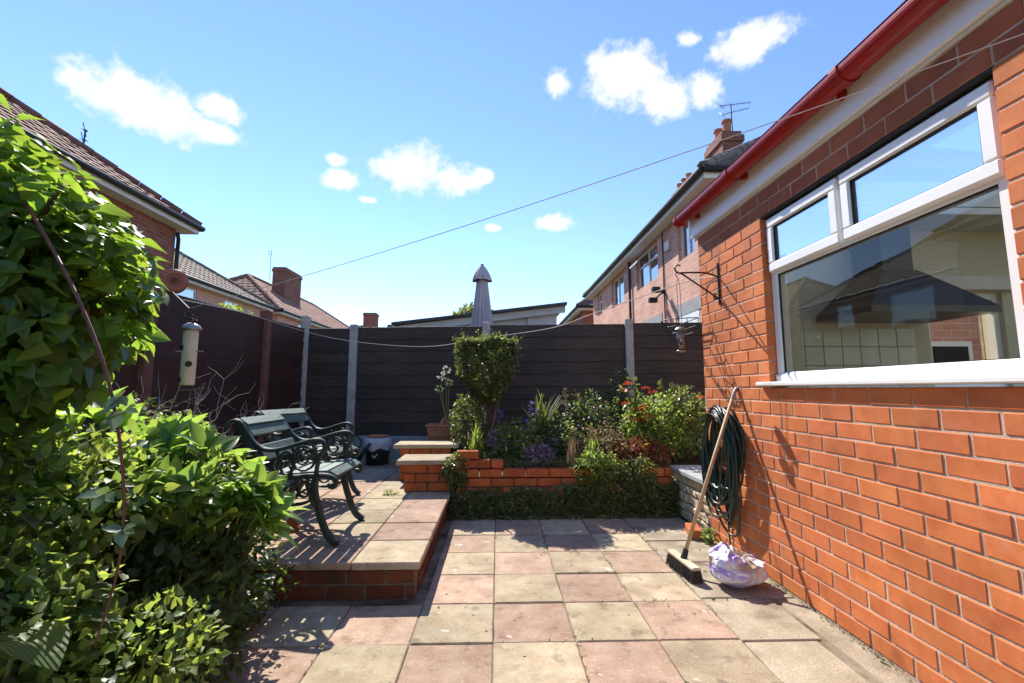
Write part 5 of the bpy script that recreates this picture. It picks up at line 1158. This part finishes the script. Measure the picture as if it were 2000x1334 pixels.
def tuft(name, label, c, n, ln, mat, group=None, spread=.7, tpl=T_STRAP):
    o = shrub(name, (c[0],c[1],0), label, 'plant', group); a = RNG.random(n)*6.28; s_ = RNG.random(n)*spread
    pp = np.stack([c[0]+np.cos(a)*.05*RNG.random(n), c[1]+np.sin(a)*.05*RNG.random(n), np.full(n,c[2])],1); dd_ = np.stack([np.cos(a)*s_, np.sin(a)*s_, np.ones(n)],1); nn = np.stack([-np.cos(a)*.8,-np.sin(a)*.8,s_+.3],1)
    rel(leaf_mesh('blades', pp, dd_, -nn*np.array([1,1,-1]), RNG.uniform(ln*.6,ln*1.15,n), tpl, mat, o)); return o
tuft('strap_leaf_plant', 'tuft of light strap leaves beside the clipped shrub foot', (-.22,4.85,.42), 46, .34, l_lime, 'grassy tufts')
tuft('strap_leaf_plant', 'pale arching grass blades below the red flowers', (1.52,5.05,.45), 90, .46, l_lime, 'grassy tufts', .9)
tuft('strap_leaf_plant', 'wispy green blades in the middle of the bed', (.18,5.0,.40), 60, .36, l_mid, 'grassy tufts', .9)
tuft('strap_leaf_plant', 'tall thin stalks rising beside the purple spikes', (.48,5.25,.40), 50, .62, l_mid, 'grassy tufts', .45)
def mass(name, label, c, r, n, size, mat, tpl=T_TINY, group='flower bed plants', zmin=.38, shell=.3, stems=14): return small_plant(name, label, c, r, n, size, mat, tpl, zmin, 'plant', shell, group, stems)
mass('bed_plant', 'green leafy plant in the bed right of the clipped shrub', (.18,5.05,.58), (.34,.30,.28), 1500, .042, l_mid)
mass('bed_plant', 'grey green feathery plant in the middle of the bed', (.62,5.2,.62), (.34,.3,.32), 1700, .036, l_dark, T_OV)
mass('bed_plant', 'airy shaded plant before the concrete post', (1.05,5.45,.75), (.32,.3,.42), 1300, .04, l_dark, T_OV)
mass('bed_plant', 'bushy light green plant under the red flowers', (1.72,5.1,.78), (.40,.36,.36), 2600, .040, l_lime, T_OV)
mass('bed_plant', 'olive leafy plant against the house corner', (2.12,5.3,.82), (.36,.34,.40), 2300, .042, l_mid, T_OV)
mass('bed_plant', 'rusty brown foliage hanging below the red flowers', (1.45,4.78,.50), (.36,.20,.20), 1500, .034, l_rust, T_TINY)
mass('bed_plant', 'dry cream stems and leaves left of the red flowers', (1.12,4.90,.58), (.28,.25,.24), 900, .032, l_dry, T_TINY)
mass('bed_plant', 'pale green plant tumbling over the planter wall right of the exposed bricks', (.98,4.56,.40), (.24,.13,.20), 1300, .034, l_lime, T_TINY, zmin=.08)
mass('bed_plant', 'loose green plant hanging over the planter below the rusty foliage', (1.34,4.55,.34), (.24,.12,.20), 1300, .032, l_mid, T_TINY, zmin=.06)
mass('bed_plant', 'tall leafy stems in front of the fence behind the bed', (1.55,5.9,.95), (.30,.2,.48), 700, .05, l_dark, T_OV)
mass('mauve_flower_clump', 'mauve flower clump at the front of the bed', (.42,4.80,.52), (.17,.14,.12), 520, .032, f_pink, T_TINY, stems=8)
mass('mauve_flower_clump', 'faded mauve flowers near the strap leaves', (-.02,5.0,.66), (.12,.12,.10), 260, .03, f_pink, T_TINY, stems=8)
rf = shrub('red_flowering_shrub', (1.85,5.25,0), 'tall shrub with orange red flower heads beside the brick house corner', 'shrub')
tops_ = [(1215,760),(1290,742),(1310,752),(1330,770),(1272,800),(1250,770),(1345,760),(1365,790),(1300,790),(1225,790),(1240,745),(1350,820),(1260,820),(1320,830)]
pts_, nrm_ = [], []; fl_ = []; st = MB()
for i,(px,py) in enumerate(tops_):
    Y = 5.1+random.uniform(-.25,.35); t = bx(px,py,Y); b0 = Vector((1.8+random.uniform(-.2,.2),5.25,.4)); path_ = spline([b0,(b0+t)/2+Vector((random.uniform(-.06,.06),0,.06)),t],6); st.tube(path_, .0045, 5)
    for q_ in path_[4:]:
        for _ in range(5): pts_.append(np.array(q_)); nrm_.append(RNG.normal(size=3))
rel(st.build('stems', m_trunk, rf)); pts_, nrm_ = np.array(pts_), unit(np.array(nrm_)); rel(leaf_mesh('leaves', pts_, nrm_+UP*.2, jit(nrm_*.3+UP,.3), RNG.uniform(.05,.085,len(pts_)), T_LAU, l_box, rf))
for (px,py,Y) in ((1247,802,4.95),(1258,797,4.98),(1240,820,4.92),(1253,822,4.92),(1262,812,5.0),(1218,765,5.2),(1222,790,5.15),(1275,768,5.3),(1262,760,5.3),(1330,805,5.1),(1352,803,5.1),(1345,825,5.0),(1372,778,5.1),(1270,818,5.0),(1225,752,5.2)):
    c = bx(px,py,Y); m = 34; v = unit(RNG.normal(size=(m,3))); v[:,2] = np.abs(v[:,2])*.6
    rel(leaf_mesh('flower_head', np.array(c)+v*.03, v, jit(v,.6), RNG.uniform(.018,.034,m), T_TINY, f_red, rf))
for i,(px,py,Y,h) in enumerate(((1062,850,4.85,.30),(1088,820,5.0,.42),(1150,790,5.3,.55),(1195,775,5.3,.55),(1208,830,4.9,.40),(1170,870,4.8,.28))):
    t = bx(px,py,Y); spike('pale_stem', ['pale stem low in the bed right of the purple flowers','pale stem beside the tall straw spike','pale leafy stem halfway to the red flowers','pale leafy stem at the left edge of the red flowers','pale stem in front of the red flowering shrub','low pale stem above the rusty foliage'][i], t.x, Y, t.z-h, h, l_lime if i % 2 else l_dry, n=40, wd=.035, size=.03, group='pale bed stems', lean=.14, leafn=20, lm=l_box)
tuft('strap_leaf_plant', 'fine pale grass rising at the front edge of the bed', (.75,4.74,.38), 70, .26, l_dry, 'grassy tufts', 1.0)
tuft('strap_leaf_plant', 'green grass fountain spilling over the planter middle', (.95,4.72,.36), 90, .30, l_lime, 'grassy tufts', 1.3)
# tall stalk with pale seed heads left of the topiary
sh = shrub('seed_head_plant', (-.62,5.4,0), 'thin stalks with pale seed heads left of the clipped shrub', 'plant'); st = MB()
for (px,py) in ((862,735),(872,722),(858,760),(878,748)):
    t = bx(px,py,5.4); st.tube(spline([(-.45,5.42,.45),((t.x-.5)/2-.03,5.4,.95),t],6), .004, 5); v = unit(RNG.normal(size=(26,3))); rel(leaf_mesh('seed_head', np.array(t)+v*.028, v, jit(v,.6), RNG.uniform(.02,.035,26), T_TINY, f_white if py < 740 else l_silver, sh))
rel(st.build('stems', m_stemgreen, sh))
# creeping ground cover over the planter front (uncountable)
gp, gd, gn, gs_ = [], [], [], []
rg = random.Random(21)
def nz1(x, o): return mnoise.noise(Vector((x*3.1, o, 1.7)))
for k in range(1050):                                            # trailing strands tumbling over the bricks
    x = rg.uniform(-.36,1.72); hi_ = .20+.10*nz1(x,0)+(.17 if .55 < x < 1.7 else 0)*(.6+.6*nz1(x,3)) + (.05 if rg.random() < .12 else 0)
    if nz1(x, 7) < -.22 and rg.random() < .7: hi_ *= .45
    z = max(.03, hi_*rg.uniform(.25,1.05)); y = FY-.06-rg.uniform(0,.05); dx = rg.uniform(-.5,.5); dy = -rg.uniform(.2,1.1); dz = rg.uniform(-.1,.9)
    for q in range(rg.randint(14,34)):
        st2 = .013; x += dx*st2; y += dy*st2*.6; z += dz*st2; dz -= .13; dx += rg.uniform(-.3,.3); dy += .05
        if z < .006: z = .006; dz = 0; dy = -rg.uniform(0,.4)
        if y < FY-.30 or y > FY-.05: break
        for e in range(2):
            gp.append((x+rg.gauss(0,.006), y+rg.gauss(0,.006), z+rg.gauss(0,.004)+.004)); a = rg.uniform(0,6.3)
            gd.append((math.cos(a), math.sin(a)*.8-.3, rg.uniform(-.3,.6))); gn.append((rg.gauss(0,.4), -.5+rg.gauss(0,.4), .8)); gs_.append(rg.uniform(.011,.030)*(1.5 if rg.random() < .1 else 1))
gp, gd, gn, gs_ = map(np.array, (gp, gd, gn, gs_)); pick = RNG.random(len(gp))
for (nm, sel, mt_, lb) in (('ground_cover', pick < .70, l_cover, 'creeping green ground cover along the foot of the planter'), ('lime_creeper', (pick >= .70) & (pick < .93), l_mid, 'lighter green creeper strands tumbling over the planter bricks'), ('dry_creeper', pick >= .93, l_dry, 'dry straw bits caught in the creeping ground cover')):
    tag(stuff(leaf_mesh(nm, gp[sel], gd[sel], gn[sel], gs_[sel], T_TINY, mt_)), lb, 'ground cover')
fk = RNG.integers(0,len(gp),150); st_ = leaf_mesh('ground_cover_flower', gp[fk]+np.array([0,-.012,.008]), gd[fk], gn[fk], RNG.uniform(.008,.015,150), T_TINY, f_white); tag(stuff(st_), 'tiny white flowers scattered over the creeping ground cover', 'flowers')
n = 5200; xg = -.30+RNG.random(n)*2.0; yg = 4.66+RNG.random(n)*.55; p = np.stack([xg, yg, .40+.07*RNG.random(n)],1)
tag(stuff(leaf_mesh('bed_grass', p, jit(np.tile(UP,(n,1)),.5), jit(np.tile(np.array([0,-1,.3]),(n,1)),.5), RNG.uniform(.03,.075,n), T_STRAP, l_mid)), 'short mixed green growth covering the flower bed soil', 'ground cover')
small_plant('trailing_plant', 'pale green trailing plant spilling over the planter corner', (-.40,4.58,.42), (.12,.12,.16), 1100, .026, l_box, T_TINY, zmin=.08, stems=6, group='trailing plants')
small_plant('trailing_plant', 'small leaved trailer hanging down the terrace corner', (-.36,4.54,.20), (.09,.08,.20), 700, .024, l_box, T_TINY, zmin=.02, stems=5, group='trailing plants')
small_plant('trailing_plant', 'dry straw coloured trailer falling over the front of the bed', (1.10,4.55,.33), (.16,.08,.16), 600, .03, l_dry, T_TINY, zmin=.1, stems=6, group='trailing plants')
small_plant('weed', 'small green weed at the foot of the wall by the loose brick', (1.66,3.72,.05), (.05,.05,.06), 120, .03, l_lime, T_TINY, zmin=.0, stems=3, group='weeds')
small_plant('weed', 'small green weed in the terrace joint beside the chair', (-1.0,4.5,.225), (.06,.03,.02), 60, .025, l_lime, T_TINY, zmin=.2, stems=2, group='weeds')
# dead leaf litter under the chair
lt = shrub('dead_leaf', (-1.36,3.22,TZ), 'curled orange brown dead leaf on the gravel under the chair', 'leaf'); leaf_objs('blade', np.array([(-1.36,3.22,TZ+.03)]), np.array([(.2,-.3,.9)]), np.array([(.6,-.7,.2)]), [.12], T_IVY, l_rust, lt)

jp = []
for _ in range(560):
    if random.random() < .5: x_ = PX0+random.randint(-2,3)*PXW; y_ = random.uniform(1.2,4.5)
    else: x_ = random.uniform(-1.1,1.65); y_ = PY0+random.randint(-2,5)*PYW
    if x_ < -.45 and y_ > 2.75: continue
    if mnoise.noise(Vector((x_*2.1,y_*2.1,4))) < .05: continue
    for k in range(5): jp.append((x_+random.gauss(0,.006), y_+random.gauss(0,.006), .001))
for _ in range(120):
    y_ = random.uniform(1.4,3.8)
    for k in range(4): jp.append((random.gauss(1.705,.012), y_+random.gauss(0,.01), .0))
jp = np.array(jp); tag(stuff(leaf_mesh('joint_moss', jp, jit(np.tile(UP*.4,(len(jp),1)),.7), jit(np.tile(UP,(len(jp),1)),.4), RNG.uniform(.005,.012,len(jp)), T_TINY, l_dark)), 'moss and tiny weeds growing in the paving joints', 'moss')
dl = []
for _ in range(150): dl.append((random.uniform(-.35,1.7), 4.50-abs(random.gauss(0,.16)), .004))
for _ in range(60): dl.append((random.uniform(-1.1,1.6), random.uniform(1.6,4.2), .004))
dl = np.array(dl); tag(stuff(leaf_mesh('leaf_litter', dl, jit(np.zeros((len(dl),3))+np.array([1,0,.0]),.9)*np.array([1,1,.15]), jit(np.tile(UP,(len(dl),1)),.25), RNG.uniform(.008,.022,len(dl)), T_TINY, l_dry)), 'small dry leaf litter scattered on the paving', 'leaf litter')
